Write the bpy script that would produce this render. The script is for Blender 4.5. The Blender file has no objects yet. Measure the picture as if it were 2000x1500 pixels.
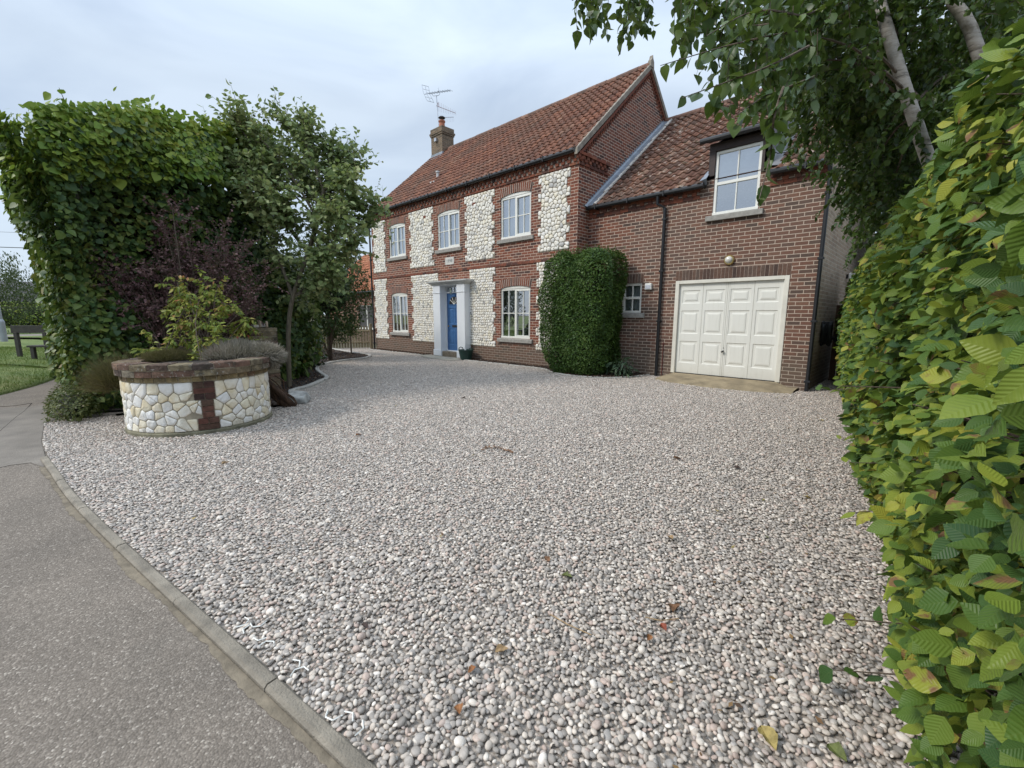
import bpy, math, random
import numpy as np
from mathutils import Vector, Matrix
R = math.radians
scene = bpy.context.scene
col = scene.collection

# ------------------------------------------------------------ camera
CAM = np.array([6.826, -9.454, 1.452])
YAW, PITCH, ROLL = R(43.958), R(8.996), R(0.175)
FPX = 850.225
_cy, _sy = math.cos(YAW), math.sin(YAW)
FW = np.array([-_sy*math.cos(PITCH), _cy*math.cos(PITCH), -math.sin(PITCH)])
_r = np.array([_cy, _sy, 0.0]); _u = np.cross(_r, FW)
RT = _r*math.cos(ROLL)+_u*math.sin(ROLL); UP = -_r*math.sin(ROLL)+_u*math.cos(ROLL)
cd = bpy.data.cameras.new('camera')
cd.sensor_width = 36.0; cd.sensor_fit = 'HORIZONTAL'; cd.lens = FPX*36/2000
cd.clip_start = 0.05; cd.clip_end = 3000
cam = bpy.data.objects.new('camera', cd); col.objects.link(cam)
M = Matrix.Identity(4)
for i in range(3):
    M[i][0] = RT[i]; M[i][1] = UP[i]; M[i][2] = -FW[i]; M[i][3] = CAM[i]
cam.matrix_world = M
scene.camera = cam

# ------------------------------------------------------------ light, sky, exposure
SUN_EL, SUN_AZ = R(43), R(212)          # azimuth clockwise from +Y
world = bpy.data.worlds.new('World'); scene.world = world; world.use_nodes = True
wn, wl = world.node_tree.nodes, world.node_tree.links
wn.clear()
out = wn.new('ShaderNodeOutputWorld')
sky = wn.new('ShaderNodeTexSky'); sky.sky_type = 'NISHITA'; sky.sun_disc = False
sky.sun_elevation = SUN_EL; sky.sun_rotation = SUN_AZ
bg1 = wn.new('ShaderNodeBackground'); bg1.inputs[1].default_value = 0.13
wl.new(sky.outputs[0], bg1.inputs[0])
tc = wn.new('ShaderNodeTexCoord'); mp = wn.new('ShaderNodeMapping'); mp.inputs['Scale'].default_value = (1.0, 1.0, 2.6)
mp.inputs['Rotation'].default_value = (0.3, 0.2, 0.5)
wl.new(tc.outputs['Generated'], mp.inputs['Vector'])
nz = wn.new('ShaderNodeTexNoise'); nz.inputs['Scale'].default_value = 2.3; nz.inputs['Detail'].default_value = 5; nz.inputs['Roughness'].default_value = 0.5
nz.inputs['Distortion'].default_value = 0.6
wl.new(mp.outputs[0], nz.inputs['Vector'])
cr = wn.new('ShaderNodeValToRGB')
cr.color_ramp.elements[0].position = 0.33; cr.color_ramp.elements[0].color = (0.315, 0.38, 0.475, 1)
cr.color_ramp.elements[1].position = 0.68; cr.color_ramp.elements[1].color = (0.45, 0.52, 0.60, 1)
wl.new(nz.outputs[0], cr.inputs[0])
sep = wn.new('ShaderNodeSeparateXYZ'); wl.new(tc.outputs['Generated'], sep.inputs[0])
# an overcast sky is about three times as bright overhead as at the horizon
el = wn.new('ShaderNodeMapRange'); el.inputs['From Min'].default_value = 0.38; el.inputs['From Max'].default_value = 1.0
el.inputs['To Min'].default_value = 1.0; el.inputs['To Max'].default_value = 2.5
wl.new(sep.outputs[2], el.inputs[0])
bg2 = wn.new('ShaderNodeBackground'); wl.new(cr.outputs[0], bg2.inputs[0]); wl.new(el.outputs[0], bg2.inputs[1])
mx = wn.new('ShaderNodeMixShader'); mx.inputs[0].default_value = 0.91
wl.new(bg1.outputs[0], mx.inputs[1]); wl.new(bg2.outputs[0], mx.inputs[2]); wl.new(mx.outputs[0], out.inputs[0])

sd = bpy.data.lights.new('sun', 'SUN'); sd.energy = 1.5; sd.angle = R(15); sd.color = (1.0, 0.95, 0.87)
sun = bpy.data.objects.new('sun', sd); col.objects.link(sun)
_sdir = Vector((math.sin(SUN_AZ)*math.cos(SUN_EL), math.cos(SUN_AZ)*math.cos(SUN_EL), math.sin(SUN_EL)))
sun.rotation_euler = _sdir.to_track_quat('Z', 'Y').to_euler(); sun.location = (0, 0, 40)
scene.view_settings.view_transform = 'Standard'; scene.view_settings.look = 'None'
scene.view_settings.exposure = 0.70; scene.view_settings.gamma = 1.0
scene.render.engine = 'CYCLES'
scene.cycles.max_bounces = 7; scene.cycles.diffuse_bounces = 3; scene.cycles.glossy_bounces = 3
scene.cycles.transmission_bounces = 4; scene.cycles.transparent_max_bounces = 8
try:
    scene.cycles.use_denoising = True; scene.cycles.denoiser = 'OPENIMAGEDENOISE'
except Exception: pass

# ------------------------------------------------------------ helpers
rng = np.random.default_rng(7)
random.seed(11)

def at(px, py, d):
    """the point of the place that the photograph shows at a pixel, d metres deep"""
    return CAM + (FW + RT*(px-1000)/FPX - UP*(py-750)/FPX)*d
def ground(px, py, z=0.0):
    v = FW + RT*(px-1000)/FPX - UP*(py-750)/FPX
    return CAM + v*((z-CAM[2])/v[2])

def tag(o, label=None, cat=None, group=None, kind=None):
    if label: o['label'] = label
    if cat: o['category'] = cat
    if group: o['group'] = group
    if kind: o['kind'] = kind
    return o
def empty(name, loc=(0, 0, 0), label=None, cat=None, group=None):
    o = bpy.data.objects.new(name, None); o.location = loc; col.objects.link(o)
    o.empty_display_size = 0.2
    return tag(o, label, cat, group)
def wloc(o):
    v = np.zeros(3)
    while o is not None:
        v = v+np.array(o.location); o = o.parent
    return v
def link(name, me, m, parent=None, loc=None):
    """link mesh given in world coordinates; origin goes to loc (or the parent's origin)"""
    org = np.array(loc, float) if loc is not None else (wloc(parent) if parent else np.zeros(3))
    if np.abs(org).max() > 0:
        me.transform(Matrix.Translation(-Vector(org)))
    o = bpy.data.objects.new(name, me); col.objects.link(o)
    if m is not None:
        for k in (m if isinstance(m, (list, tuple)) else [m]): me.materials.append(k)
    if parent is not None:
        o.parent = parent; o.location = Vector(org-wloc(parent))
    else: o.location = org
    return o
def mesh_np(name, V, F, uv=None):
    """V (n,3), F (m,k) all faces with k corners; uv per vertex"""
    me = bpy.data.meshes.new(name)
    V = np.asarray(V, np.float32); F = np.asarray(F, np.int32); k = F.shape[1]
    me.vertices.add(len(V)); me.vertices.foreach_set('co', V.ravel())
    me.loops.add(F.size); me.loops.foreach_set('vertex_index', F.ravel())
    me.polygons.add(len(F)); me.polygons.foreach_set('loop_start', np.arange(0, F.size, k, dtype=np.int32))
    if uv is not None:
        l = me.uv_layers.new(name='UVMap'); l.data.foreach_set('uv', np.asarray(uv, np.float32)[F.ravel()].ravel())
    me.update(calc_edges=True)
    return me

class MB:
    def __init__(s): s.v = []; s.f = []; s.smooth = False
    def add(s, V, F):
        b = len(s.v); s.v += [tuple(map(float, p)) for p in V]; s.f += [tuple(b+i for i in f) for f in F]; return s
    def box(s, x0, x1, y0, y1, z0, z1, skip=''):
        V = [(x0,y0,z0),(x1,y0,z0),(x1,y1,z0),(x0,y1,z0),(x0,y0,z1),(x1,y0,z1),(x1,y1,z1),(x0,y1,z1)]
        F = {'b':(0,3,2,1),'t':(4,5,6,7),'f':(0,1,5,4),'r':(1,2,6,5),'k':(2,3,7,6),'l':(3,0,4,7)}
        return s.add(V, [f for k, f in F.items() if k not in skip])
    def bbox(s, x0, x1, y0, y1, z0, z1, c=0.006):
        """box with chamfered edges"""
        V = []; 
        xs, ys, zs = (x0, x1), (y0, y1), (z0, z1)
        for i in (0, 1):
            for j in (0, 1):
                for k in (0, 1):
                    sx, sy, sz = (c, -c)[i], (c, -c)[j], (c, -c)[k]
                    V += [(xs[i], ys[j]+sy, zs[k]+sz), (xs[i]+sx, ys[j], zs[k]+sz), (xs[i]+sx, ys[j]+sy, zs[k])]
        idx = lambda i, j, k, a: (i*4+j*2+k)*3+a
        F = []
        F += [(idx(0,0,0,0), idx(0,0,1,0), idx(0,1,1,0), idx(0,1,0,0)), (idx(1,0,0,0), idx(1,1,0,0), idx(1,1,1,0), idx(1,0,1,0))]
        F += [(idx(0,0,0,1), idx(1,0,0,1), idx(1,0,1,1), idx(0,0,1,1)), (idx(0,1,0,1), idx(0,1,1,1), idx(1,1,1,1), idx(1,1,0,1))]
        F += [(idx(0,0,0,2), idx(0,1,0,2), idx(1,1,0,2), idx(1,0,0,2)), (idx(0,0,1,2), idx(1,0,1,2), idx(1,1,1,2), idx(0,1,1,2))]
        for j in (0, 1):
            for k in (0, 1): F.append((idx(0,j,k,1), idx(1,j,k,1), idx(1,j,k,2), idx(0,j,k,2)))
        for i in (0, 1):
            for k in (0, 1): F.append((idx(i,0,k,0), idx(i,1,k,0), idx(i,1,k,2), idx(i,0,k,2)))
        for i in (0, 1):
            for j in (0, 1): F.append((idx(i,j,0,0), idx(i,j,1,0), idx(i,j,1,1), idx(i,j,0,1)))
        for i in (0, 1):
            for j in (0, 1):
                for k in (0, 1): F.append((idx(i,j,k,0), idx(i,j,k,1), idx(i,j,k,2)))
        return s.add(V, F)
    def prism(s, poly, axis, a, b):
        """extrude a 2D polygon: axis 'y' -> poly is (x,z); 'x' -> (y,z); 'z' -> (x,y)"""
        n = len(poly)
        def P(p, h): return {'y': (p[0], h, p[1]), 'x': (h, p[0], p[1]), 'z': (p[0], p[1], h)}[axis]
        V = [P(p, a) for p in poly]+[P(p, b) for p in poly]
        F = [tuple(range(n)), tuple(range(2*n-1, n-1, -1))]+[(i, i+n, (i+1) % n+n, (i+1) % n) for i in range(n)]
        return s.add(V, F)
    def tube(s, pts, r, n=8, caps=True):
        pts = [np.array(p, float) for p in pts]
        rr = r if hasattr(r, '__len__') else [r]*len(pts)
        b = len(s.v); up = None
        for i, p in enumerate(pts):
            t = pts[min(i+1, len(pts)-1)]-pts[max(i-1, 0)]; t = t/(np.linalg.norm(t)+1e-9)
            if up is None:
                a = np.array([0, 0, 1.]) if abs(t[2]) < .9 else np.array([1., 0, 0])
                up = np.cross(np.cross(t, a), t)
            up = up-t*(up@t); up = up/(np.linalg.norm(up)+1e-9); sd_ = np.cross(t, up)
            for k in range(n):
                a = 2*math.pi*k/n
                s.v.append(tuple(p+(up*math.cos(a)+sd_*math.sin(a))*rr[i]))
        for i in range(len(pts)-1):
            for k in range(n):
                k2 = (k+1) % n
                s.f.append((b+i*n+k, b+(i+1)*n+k, b+(i+1)*n+k2, b+i*n+k2))
        if caps:
            s.f.append(tuple(b+k for k in range(n))); s.f.append(tuple(b+(len(pts)-1)*n+k for k in range(n-1, -1, -1)))
        return s
    def lathe(s, prof, c, n=24, cap=True):
        b = len(s.v)
        for (r, z) in prof:
            for k in range(n):
                a = 2*math.pi*k/n; s.v.append((c[0]+r*math.cos(a), c[1]+r*math.sin(a), c[2]+z))
        for i in range(len(prof)-1):
            for k in range(n):
                k2 = (k+1) % n; s.f.append((b+i*n+k, b+i*n+k2, b+(i+1)*n+k2, b+(i+1)*n+k))
        if cap:
            s.f.append(tuple(b+k for k in range(n-1, -1, -1))); s.f.append(tuple(b+(len(prof)-1)*n+k for k in range(n)))
        return s
    def build(s, name, m, parent=None, loc=None, smooth=False):
        me = bpy.data.meshes.new(name); me.from_pydata(s.v, [], s.f); me.update()
        if smooth: me.shade_smooth()
        else: me.shade_flat()
        return link(name, me, m, parent, loc)

# ------------------------------------------------------------ materials
def new_mat(name):
    m = bpy.data.materials.new(name); m.use_nodes = True
    nt = m.node_tree; nt.nodes.clear()
    o = nt.nodes.new('ShaderNodeOutputMaterial'); p = nt.nodes.new('ShaderNodeBsdfPrincipled')
    nt.links.new(p.outputs[0], o.inputs[0])
    return m, nt, p, o
class NT:
    def __init__(s, nt): s.nt = nt
    def n(s, t, **kw):
        nd = s.nt.nodes.new('ShaderNode'+t)
        for k, v in kw.items():
            if k.startswith('i_'):
                key = k[2:]; key = int(key) if key.isdigit() else key.replace('_', ' ')
                nd.inputs[key].default_value = v
            else: setattr(nd, k, v)
        return nd
    def l(s, a, b): s.nt.links.new(a, b)
    def math(s, op, a, b=None, c=None):
        nd = s.nt.nodes.new('ShaderNodeMath'); nd.operation = op
        for i, v in enumerate((a, b, c)):
            if v is None: continue
            if isinstance(v, (int, float)): nd.inputs[i].default_value = v
            else: s.l(v, nd.inputs[i])
        return nd.outputs[0]
    def ramp(s, fac, stops, interp='LINEAR'):
        nd = s.nt.nodes.new('ShaderNodeValToRGB'); cr_ = nd.color_ramp; cr_.interpolation = interp
        while len(cr_.elements) > 1: cr_.elements.remove(cr_.elements[-1])
        cr_.elements[0].position = stops[0][0]; cr_.elements[0].color = (*stops[0][1], 1)
        for p, c in stops[1:]:
            e = cr_.elements.new(p); e.color = (*c, 1)
        s.l(fac, nd.inputs[0]); return nd.outputs[0]
    def mix(s, fac, a, b, mode='MIX'):
        nd = s.nt.nodes.new('ShaderNodeMix'); nd.data_type = 'RGBA'; nd.blend_type = mode
        for sock, v in ((nd.inputs[0], fac), (nd.inputs[6], a), (nd.inputs[7], b)):
            if isinstance(v, (int, float)): sock.default_value = v
            elif isinstance(v, tuple): sock.default_value = (*v, 1)
            else: s.l(v, sock)
        return nd.outputs[2]
    def noise(s, vec, scale, detail=3, rough=.55, out=0):
        nd = s.n('TexNoise', i_Scale=scale, i_Detail=detail, i_Roughness=rough)
        if vec is not None: s.l(vec, nd.inputs['Vector'])
        return nd.outputs[out]
    def bump(s, h, strength=.5, dist=.01):
        nd = s.n('Bump', i_Strength=strength, i_Distance=dist); s.l(h, nd.inputs['Height']); return nd.outputs[0]
    def obj(s): return s.n('TexCoord').outputs['Object']
    def island(s): return s.n('NewGeometry').outputs['Random Per Island']

def plain(name, c, rough=.6, var=.15, scale=6, bump=0, bscale=60, metal=0, spec=.5, coat=0):
    m, nt, p, o = new_mat(name); t = NT(nt)
    v = t.obj(); n1 = t.noise(v, scale, 4)
    c2 = tuple(x*(1-var) for x in c); c3 = tuple(min(1, x*(1+var)) for x in c)
    t.l(t.ramp(n1, [(.3, c2), (.7, c3)]), p.inputs['Base Color'])
    p.inputs['Roughness'].default_value = rough; p.inputs['Metallic'].default_value = metal
    p.inputs['Specular IOR Level'].default_value = spec
    if bump:
        t.l(t.bump(t.noise(v, bscale, 4), bump, .01), p.inputs['Normal'])
    return m
def islands(name, stops, rough=.7, nscale=8, namt=.25, bump=.3, bscale=40, spec=.4, interp='LINEAR', lichen_glints=False):
    """one colour for each separate piece of the mesh, with mottling"""
    m, nt, p, o = new_mat(name); t = NT(nt)
    v = t.obj(); c = t.ramp(t.island(), stops, interp)
    n1 = t.noise(v, nscale, 5)
    c = t.mix(namt, c, t.ramp(n1, [(.3, (.25, .25, .25)), (.7, (.95, .95, .95))]), 'OVERLAY')
    if lichen_glints:
        c = t.mix(t.ramp(t.noise(v, 26, 6, .7), [(.58, (0, 0, 0)), (.66, (.8, .8, .8))]), c, (.42, .40, .36))
        c = t.mix(t.ramp(t.noise(v, 7, 5, .7), [(.52, (0, 0, 0)), (.66, (.75, .75, .75))]), c, (.045, .042, .034))
    t.l(c, p.inputs['Base Color']); p.inputs['Roughness'].default_value = rough
    p.inputs['Specular IOR Level'].default_value = spec
    if bump: t.l(t.bump(t.noise(v, bscale, 5), bump, .01), p.inputs['Normal'])
    return m
BRICKS = [(0, (.055, .032, .028)), (.12, (.105, .047, .036)), (.3, (.165, .058, .036)), (.5, (.21, .069, .040)), (.7, (.15, .052, .034)),
          (.85, (.23, .092, .055)), (.95, (.10, .05, .04)), (1, (.075, .04, .036))]
def brick(name, axis, stops=BRICKS, mortar=(.57, .435, .345), stain=True, grey_mask=None):
    m, nt, p, o = new_mat(name); t = NT(nt)
    v = t.obj(); s = t.n('SeparateXYZ'); t.l(v, s.inputs[0])
    U = s.outputs[0] if axis == 'x' else s.outputs[1]; Z = s.outputs[2]
    # slightly uneven courses
    wob = t.noise(v, 7, 2); U = t.math('ADD', U, t.math('MULTIPLY', t.math('SUBTRACT', wob, .5), .008))
    wob2 = t.noise(v, 5, 2, out=1); sw = t.n('SeparateColor'); t.l(wob2, sw.inputs[0])
    Zw = t.math('ADD', Z, t.math('MULTIPLY', t.math('SUBTRACT', sw.outputs[1], .5), .006))
    row = t.math('FLOOR', t.math('DIVIDE', Zw, .075))
    par = t.math('MODULO', t.math('ABSOLUTE', row), 2)
    u = t.math('ADD', t.math('DIVIDE', U, .225), t.math('MULTIPLY', par, .5))
    cell = t.math('FLOOR', u)
    fu = t.math('MULTIPLY', t.math('ABSOLUTE', t.math('SUBTRACT', t.math('FRACT', u), .5)), .225)   # 0 centre .1125 edge
    fz = t.math('MULTIPLY', t.math('ABSOLUTE', t.math('SUBTRACT', t.math('FRACT', t.math('DIVIDE', Zw, .075)), .5)), .075)
    du = t.math('SUBTRACT', .1125, fu); dz = t.math('SUBTRACT', .0375, fz)
    d = t.math('MINIMUM', du, dz)
    edge = t.noise(v, 60, 2)
    d = t.math('ADD', d, t.math('MULTIPLY', t.math('SUBTRACT', edge, .5), .004))
    mk = t.n('MapRange'); mk.inputs[1].default_value = .0048; mk.inputs[2].default_value = .0078; t.l(d, mk.inputs[0])
    cx = t.n('CombineXYZ'); t.l(cell, cx.inputs[0]); t.l(row, cx.inputs[1])
    wn_ = t.n('TexWhiteNoise', noise_dimensions='2D'); t.l(cx.outputs[0], wn_.inputs['Vector'])
    c = t.ramp(wn_.outputs[0], stops)
    n1 = t.noise(v, 24, 5, .65); c = t.mix(.45, c, t.ramp(n1, [(.3, (.3, .3, .3)), (.72, (.9, .9, .9))]), 'OVERLAY')
    mc = t.mix(t.noise(v, 9, 4), tuple(x*.75 for x in mortar), tuple(min(1, x*1.15) for x in mortar))
    if stain:                     # weathered splash zone above the ground and blotches
        low = t.n('MapRange'); low.inputs[1].default_value = .82; low.inputs[2].default_value = .42
        zz = t.math('ADD', Z, t.math('MULTIPLY', t.math('SUBTRACT', t.noise(v, 2.2, 4), .5), .5)); t.l(zz, low.inputs[0])
        c = t.mix(t.math('MULTIPLY', low.outputs[0], .72), c, (.125, .10, .075)); mc = t.mix(t.math('MULTIPLY', low.outputs[0], .7), mc, (.26, .22, .175))
        bl = t.ramp(t.noise(v, .9, 4), [(.5, (0, 0, 0)), (.72, (1, 1, 1))])
        c = t.mix(t.math('MULTIPLY', bl, .35), c, (.17, .12, .10))
    if grey_mask:
        f = grey_mask(t, s.outputs, v); c = t.mix(f, c, (.135, .103, .080)); mc = t.mix(f, mc, (.48, .41, .33))
    t.l(t.mix(mk.outputs[0], mc, c), p.inputs['Base Color'])
    p.inputs['Roughness'].default_value = .85; p.inputs['Specular IOR Level'].default_value = .25
    h = t.math('ADD', mk.outputs[0], t.math('MULTIPLY', n1, .5)); t.l(t.bump(h, .7, .008), p.inputs['Normal'])
    return m
def leafmat(name, stops, rough=.5, trans=.25, veins=False, clump=1.2, spec=.22, tip=None):
    m, nt, p, o = new_mat(name); t = NT(nt)
    v = t.obj(); isl = t.island()
    f = t.math('ADD', t.math('MULTIPLY', isl, .6), t.math('MULTIPLY', t.ramp(t.noise(v, clump, 3), [(.3, (0, 0, 0)), (.7, (1, 1, 1))]), .4))
    c = t.ramp(f, stops)
    if veins:
        uv = t.n('TexCoord').outputs['UV']; s = t.n('SeparateXYZ'); t.l(uv, s.inputs[0])
        au = t.math('ABSOLUTE', t.math('SUBTRACT', s.outputs[0], .5))
        w = t.math('SINE', t.math('MULTIPLY', t.math('SUBTRACT', s.outputs[1], t.math('MULTIPLY', au, .55)), 58))
        vein = t.math('POWER', t.math('MULTIPLY', t.math('ADD', w, 1), .5), 6)
        mid = t.math('LESS_THAN', au, .018); vein = t.math('MAXIMUM', vein, mid)
        lum = t.mix(.5, c, (.42, .44, .16))
        c = t.mix(t.math('MULTIPLY', vein, .11), c, lum)
        # browned margins and specks on some leaves
        br = t.math('MULTIPLY', t.math('GREATER_THAN', isl, .9), t.ramp(t.noise(v, 22, 4), [(.5, (0, 0, 0)), (.6, (1, 1, 1))]))
        c = t.mix(br, c, (.22, .12, .055))
        t.l(t.bump(t.math('ADD', w, t.math('MULTIPLY', t.noise(v, 45, 3), 2.2)), .28, .0016), p.inputs['Normal'])
    t.l(c, p.inputs['Base Color']); p.inputs['Roughness'].default_value = rough; p.inputs['Specular IOR Level'].default_value = spec
    tr = t.n('BsdfTranslucent'); t.l(t.mix(.5, c, (.16, .22, .03)), tr.inputs[0])
    ms = t.n('MixShader'); ms.inputs[0].default_value = trans
    t.l(p.outputs[0], ms.inputs[1]); t.l(tr.outputs[0], ms.inputs[2]); t.l(ms.outputs[0], o.inputs[0])
    return m
def barkmat(name, a, b, scale=(12, 12, 3)):
    m, nt, p, o = new_mat(name); t = NT(nt)
    mp_ = t.n('Mapping'); mp_.inputs['Scale'].default_value = scale; t.l(t.obj(), mp_.inputs[0])
    n1 = t.noise(mp_.outputs[0], 2, 6, .7); t.l(t.ramp(n1, [(.35, a), (.65, b)]), p.inputs['Base Color'])
    p.inputs['Roughness'].default_value = .9; t.l(t.bump(n1, .6, .02), p.inputs['Normal'])
    return m

MT = {}
def grimy(name, c, rough):
    m, nt, p, o = new_mat(name); t = NT(nt); v = t.obj(); s = t.n('SeparateXYZ'); t.l(v, s.inputs[0])
    lo = t.n('MapRange'); lo.inputs[1].default_value = .55; lo.inputs[2].default_value = .1; t.l(t.math('ADD', s.outputs[2], t.math('MULTIPLY', t.noise(v, 6, 4), .3)), lo.inputs[0])
    mp_ = t.n('Mapping'); mp_.inputs['Scale'].default_value = (14, 14, 1.2); t.l(v, mp_.inputs[0])
    streak = t.ramp(t.noise(mp_.outputs[0], 1.5, 5, .7), [(.5, (0, 0, 0)), (.8, (1, 1, 1))])
    g_ = t.math('ADD', t.math('MULTIPLY', lo.outputs[0], .35), t.math('MULTIPLY', streak, .16))
    t.l(t.mix(g_, c, (.33, .29, .21)), p.inputs['Base Color'])
    t.l(t.math('ADD', t.math('MULTIPLY', t.noise(v, 12, 4), .25), rough-.1), p.inputs['Roughness']); t.l(t.bump(t.noise(v, 45, 3), .06, .01), p.inputs['Normal']); return m
MT['brick_front'] = brick('brick_front', 'x')
def wing_grey(t, xyz, v):       # wing brickwork blended greyer towards the right and the bottom
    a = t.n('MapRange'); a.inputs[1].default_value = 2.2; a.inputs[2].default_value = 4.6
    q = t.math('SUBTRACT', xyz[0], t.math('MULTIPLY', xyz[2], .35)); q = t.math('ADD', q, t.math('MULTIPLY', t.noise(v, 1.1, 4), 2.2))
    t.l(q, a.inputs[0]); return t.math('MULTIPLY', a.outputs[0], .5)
MT['brick_wing'] = brick('brick_wing', 'x', grey_mask=wing_grey)
MT['brick_gable'] = brick('brick_gable', 'y')
BUFF_SKYLIT = [(0, (.30, .225, .165)), (.3, (.40, .30, .22)), (.6, (.46, .35, .26)), (.85, (.37, .255, .185)), (1, (.33, .245, .19))]  # beige brick, lightened so the colour carries the wall's sky light
MT['brick_side'] = brick('brick_side', 'y', BUFF_SKYLIT, (.55, .47, .38))
MT['brick_chimney_x'] = brick('brick_chimney', 'x', [(0, (.10, .08, .06)), (.5, (.17, .125, .085)), (1, (.22, .16, .11))], (.22, .19, .15), stain=False)
MT['brick_piece'] = islands('brick_piece', BRICKS, .85, 20, .4, .5, 60, .25)
MT['old_brick'] = islands('old_brick', [(0, (.06, .047, .04)), (.25, (.10, .066, .05)), (.45, (.135, .08, .058)), (.6, (.14, .11, .07)), (.8, (.165, .135, .085)), (1, (.13, .115, .095))], .95, 16, .8, .9, 40, .15, lichen_glints=True)
MT['mortar'] = plain('mortar', (.43, .35, .29), .95, .2, 12, .4, 120)
MT['old_mortar'] = plain('old_mortar', (.31, .27, .20), .95, .3, 9, .5, 90)
MT['flint'] = islands('flint', [(0, (.74, .68, .57)), (.2, (.83, .79, .69)), (.42, (.72, .68, .60)), (.56, (.86, .83, .76)), (.7, (.62, .59, .53)), (.76, (.40, .39, .37)), (.81, (.80, .75, .64)), (.93, (.80, .73, .57)), (1, (.70, .65, .57))], .7, 14, .4, .9, 28, .35)
MT['flint_grout'] = plain('flint_grout', (.26, .22, .165), .95, .25, 10, .5, 100)
MT['well_stone'] = islands('well_stone', [(0, (.66, .63, .56)), (.2, (.74, .72, .67)), (.4, (.69, .60, .42)), (.55, (.76, .74, .70)), (.7, (.60, .55, .44)), (.85, (.72, .62, .43)), (1, (.68, .67, .64))], .8, 7, .5, .8, 22, .3)
MT['white_paint'] = plain('white_paint', (.74, .76, .78), .45, .03, 3)
MT['frame_white'] = plain('frame_white', (.78, .77, .71), .45, .03, 3)
MT['cream_paint'] = grimy('cream_paint', (.74, .73, .665), .5)
MT['blue_paint'] = plain('blue_paint', (.045, .13, .30), .42, .14, 9, .06, 40)
MT['black_plastic'] = plain('black_plastic', (.014, .015, .017), .4, .2, 5)
MT['brown_wood'] = plain('brown_wood', (.034, .02, .017), .6, .3, 14, .3, 40)
MT['stone_sill'] = plain('stone_sill', (.30, .285, .255), .9, .2, 14, .4, 70)
MT['lead'] = plain('lead', (.25, .28, .32), .55, .22, 5, .2, 20, metal=.35)
MT['verge'] = plain('verge', (.25, .22, .18), .95, .3, 8, .5, 40)
MT['brass'] = plain('brass', (.45, .33, .14), .35, .15, 8, metal=1)
MT['dark_metal'] = plain('dark_metal', (.05, .05, .055), .45, .2, 8, metal=.6)
MT['steel'] = plain('steel', (.42, .44, .47), .4, .15, 8, metal=.8)
MT['terracotta'] = plain('terracotta', (.36, .13, .075), .8, .2, 10, .2)
MT['plaster'] = plain('plaster', (.62, .62, .60), .9, .1, 10)
MT['curtain'] = plain('curtain', (.78, .82, .86), .9, .1, 4)
MT['blind'] = plain('blind', (.50, .50, .44), .9, .1, 4)
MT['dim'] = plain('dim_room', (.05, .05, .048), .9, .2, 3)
def glassmat():
    m, nt, p, o = new_mat('window_glass'); t = NT(nt)
    nt.nodes.remove(p)
    g = t.n('BsdfGlossy'); g.inputs[0].default_value = (.93, .96, 1, 1); g.inputs['Roughness'].default_value = .012
    tr = t.n('BsdfTransparent'); tr.inputs[0].default_value = (.82, .86, .86, 1)
    fr = t.n('Fresnel', i_IOR=1.5); f = t.math('ADD', t.math('MULTIPLY', fr.outputs[0], 1.6), .38)
    nb = t.bump(t.noise(t.obj(), 3, 2), .05, .01); t.l(nb, g.inputs['Normal'])
    ms = t.n('MixShader'); t.l(f, ms.inputs[0]); t.l(tr.outputs[0], ms.inputs[1]); t.l(g.outputs[0], ms.inputs[2]); t.l(ms.outputs[0], o.inputs[0])
    return m
MT['glass'] = glassmat()
def tilemat(name, stops, moss, lichen_glints=False):
    m, nt, p, o = new_mat(name); t = NT(nt); v = t.obj()
    c = t.ramp(t.island(), stops)
    n1 = t.noise(v, 14, 5, .7); c = t.mix(.5, c, t.ramp(n1, [(.3, (.28, .28, .28)), (.7, (.92, .92, .92))]), 'OVERLAY')
    big = t.ramp(t.noise(v, .55, 3), [(.4, (0, 0, 0)), (.65, (1, 1, 1))])
    c = t.mix(t.math('MULTIPLY', big, .4), c, (.13, .085, .06))
    mo = t.ramp(t.noise(v, 5, 6, .75), [(moss, (0, 0, 0)), (moss+.09, (1, 1, 1))])
    c = t.mix(t.math('MULTIPLY', mo, .8), c, (.075, .068, .032))
    if lichen_glints:  # pale spots: lichen, with sky glints off the tiles painted in as colour
        li = t.math('MULTIPLY', t.ramp(t.noise(v, 7, 6, .7), [(.55, (0, 0, 0)), (.61, (1, 1, 1))]), t.math('GREATER_THAN', t.island(), .4))
        c = t.mix(t.math('MULTIPLY', li, .6), c, (.48, .42, .36))
    t.l(c, p.inputs['Base Color']); p.inputs['Roughness'].default_value = .68; p.inputs['Specular IOR Level'].default_value = .3
    t.l(t.bump(n1, .4, .01), p.inputs['Normal']); return m
MT['tile_main'] = tilemat('tile_main', [(0, (.105, .046, .031)), (.25, (.20, .078, .044)), (.5, (.15, .058, .037)), (.75, (.25, .10, .055)), (.93, (.125, .06, .042)), (1, (.27, .14, .09))], .62)
MT['tile_wing'] = tilemat('tile_wing', [(0, (.065, .034, .024)), (.3, (.12, .050, .031)), (.55, (.165, .068, .038)), (.8, (.10, .05, .035)), (.93, (.20, .095, .06)), (1, (.24, .145, .10))], .56, True)

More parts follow.
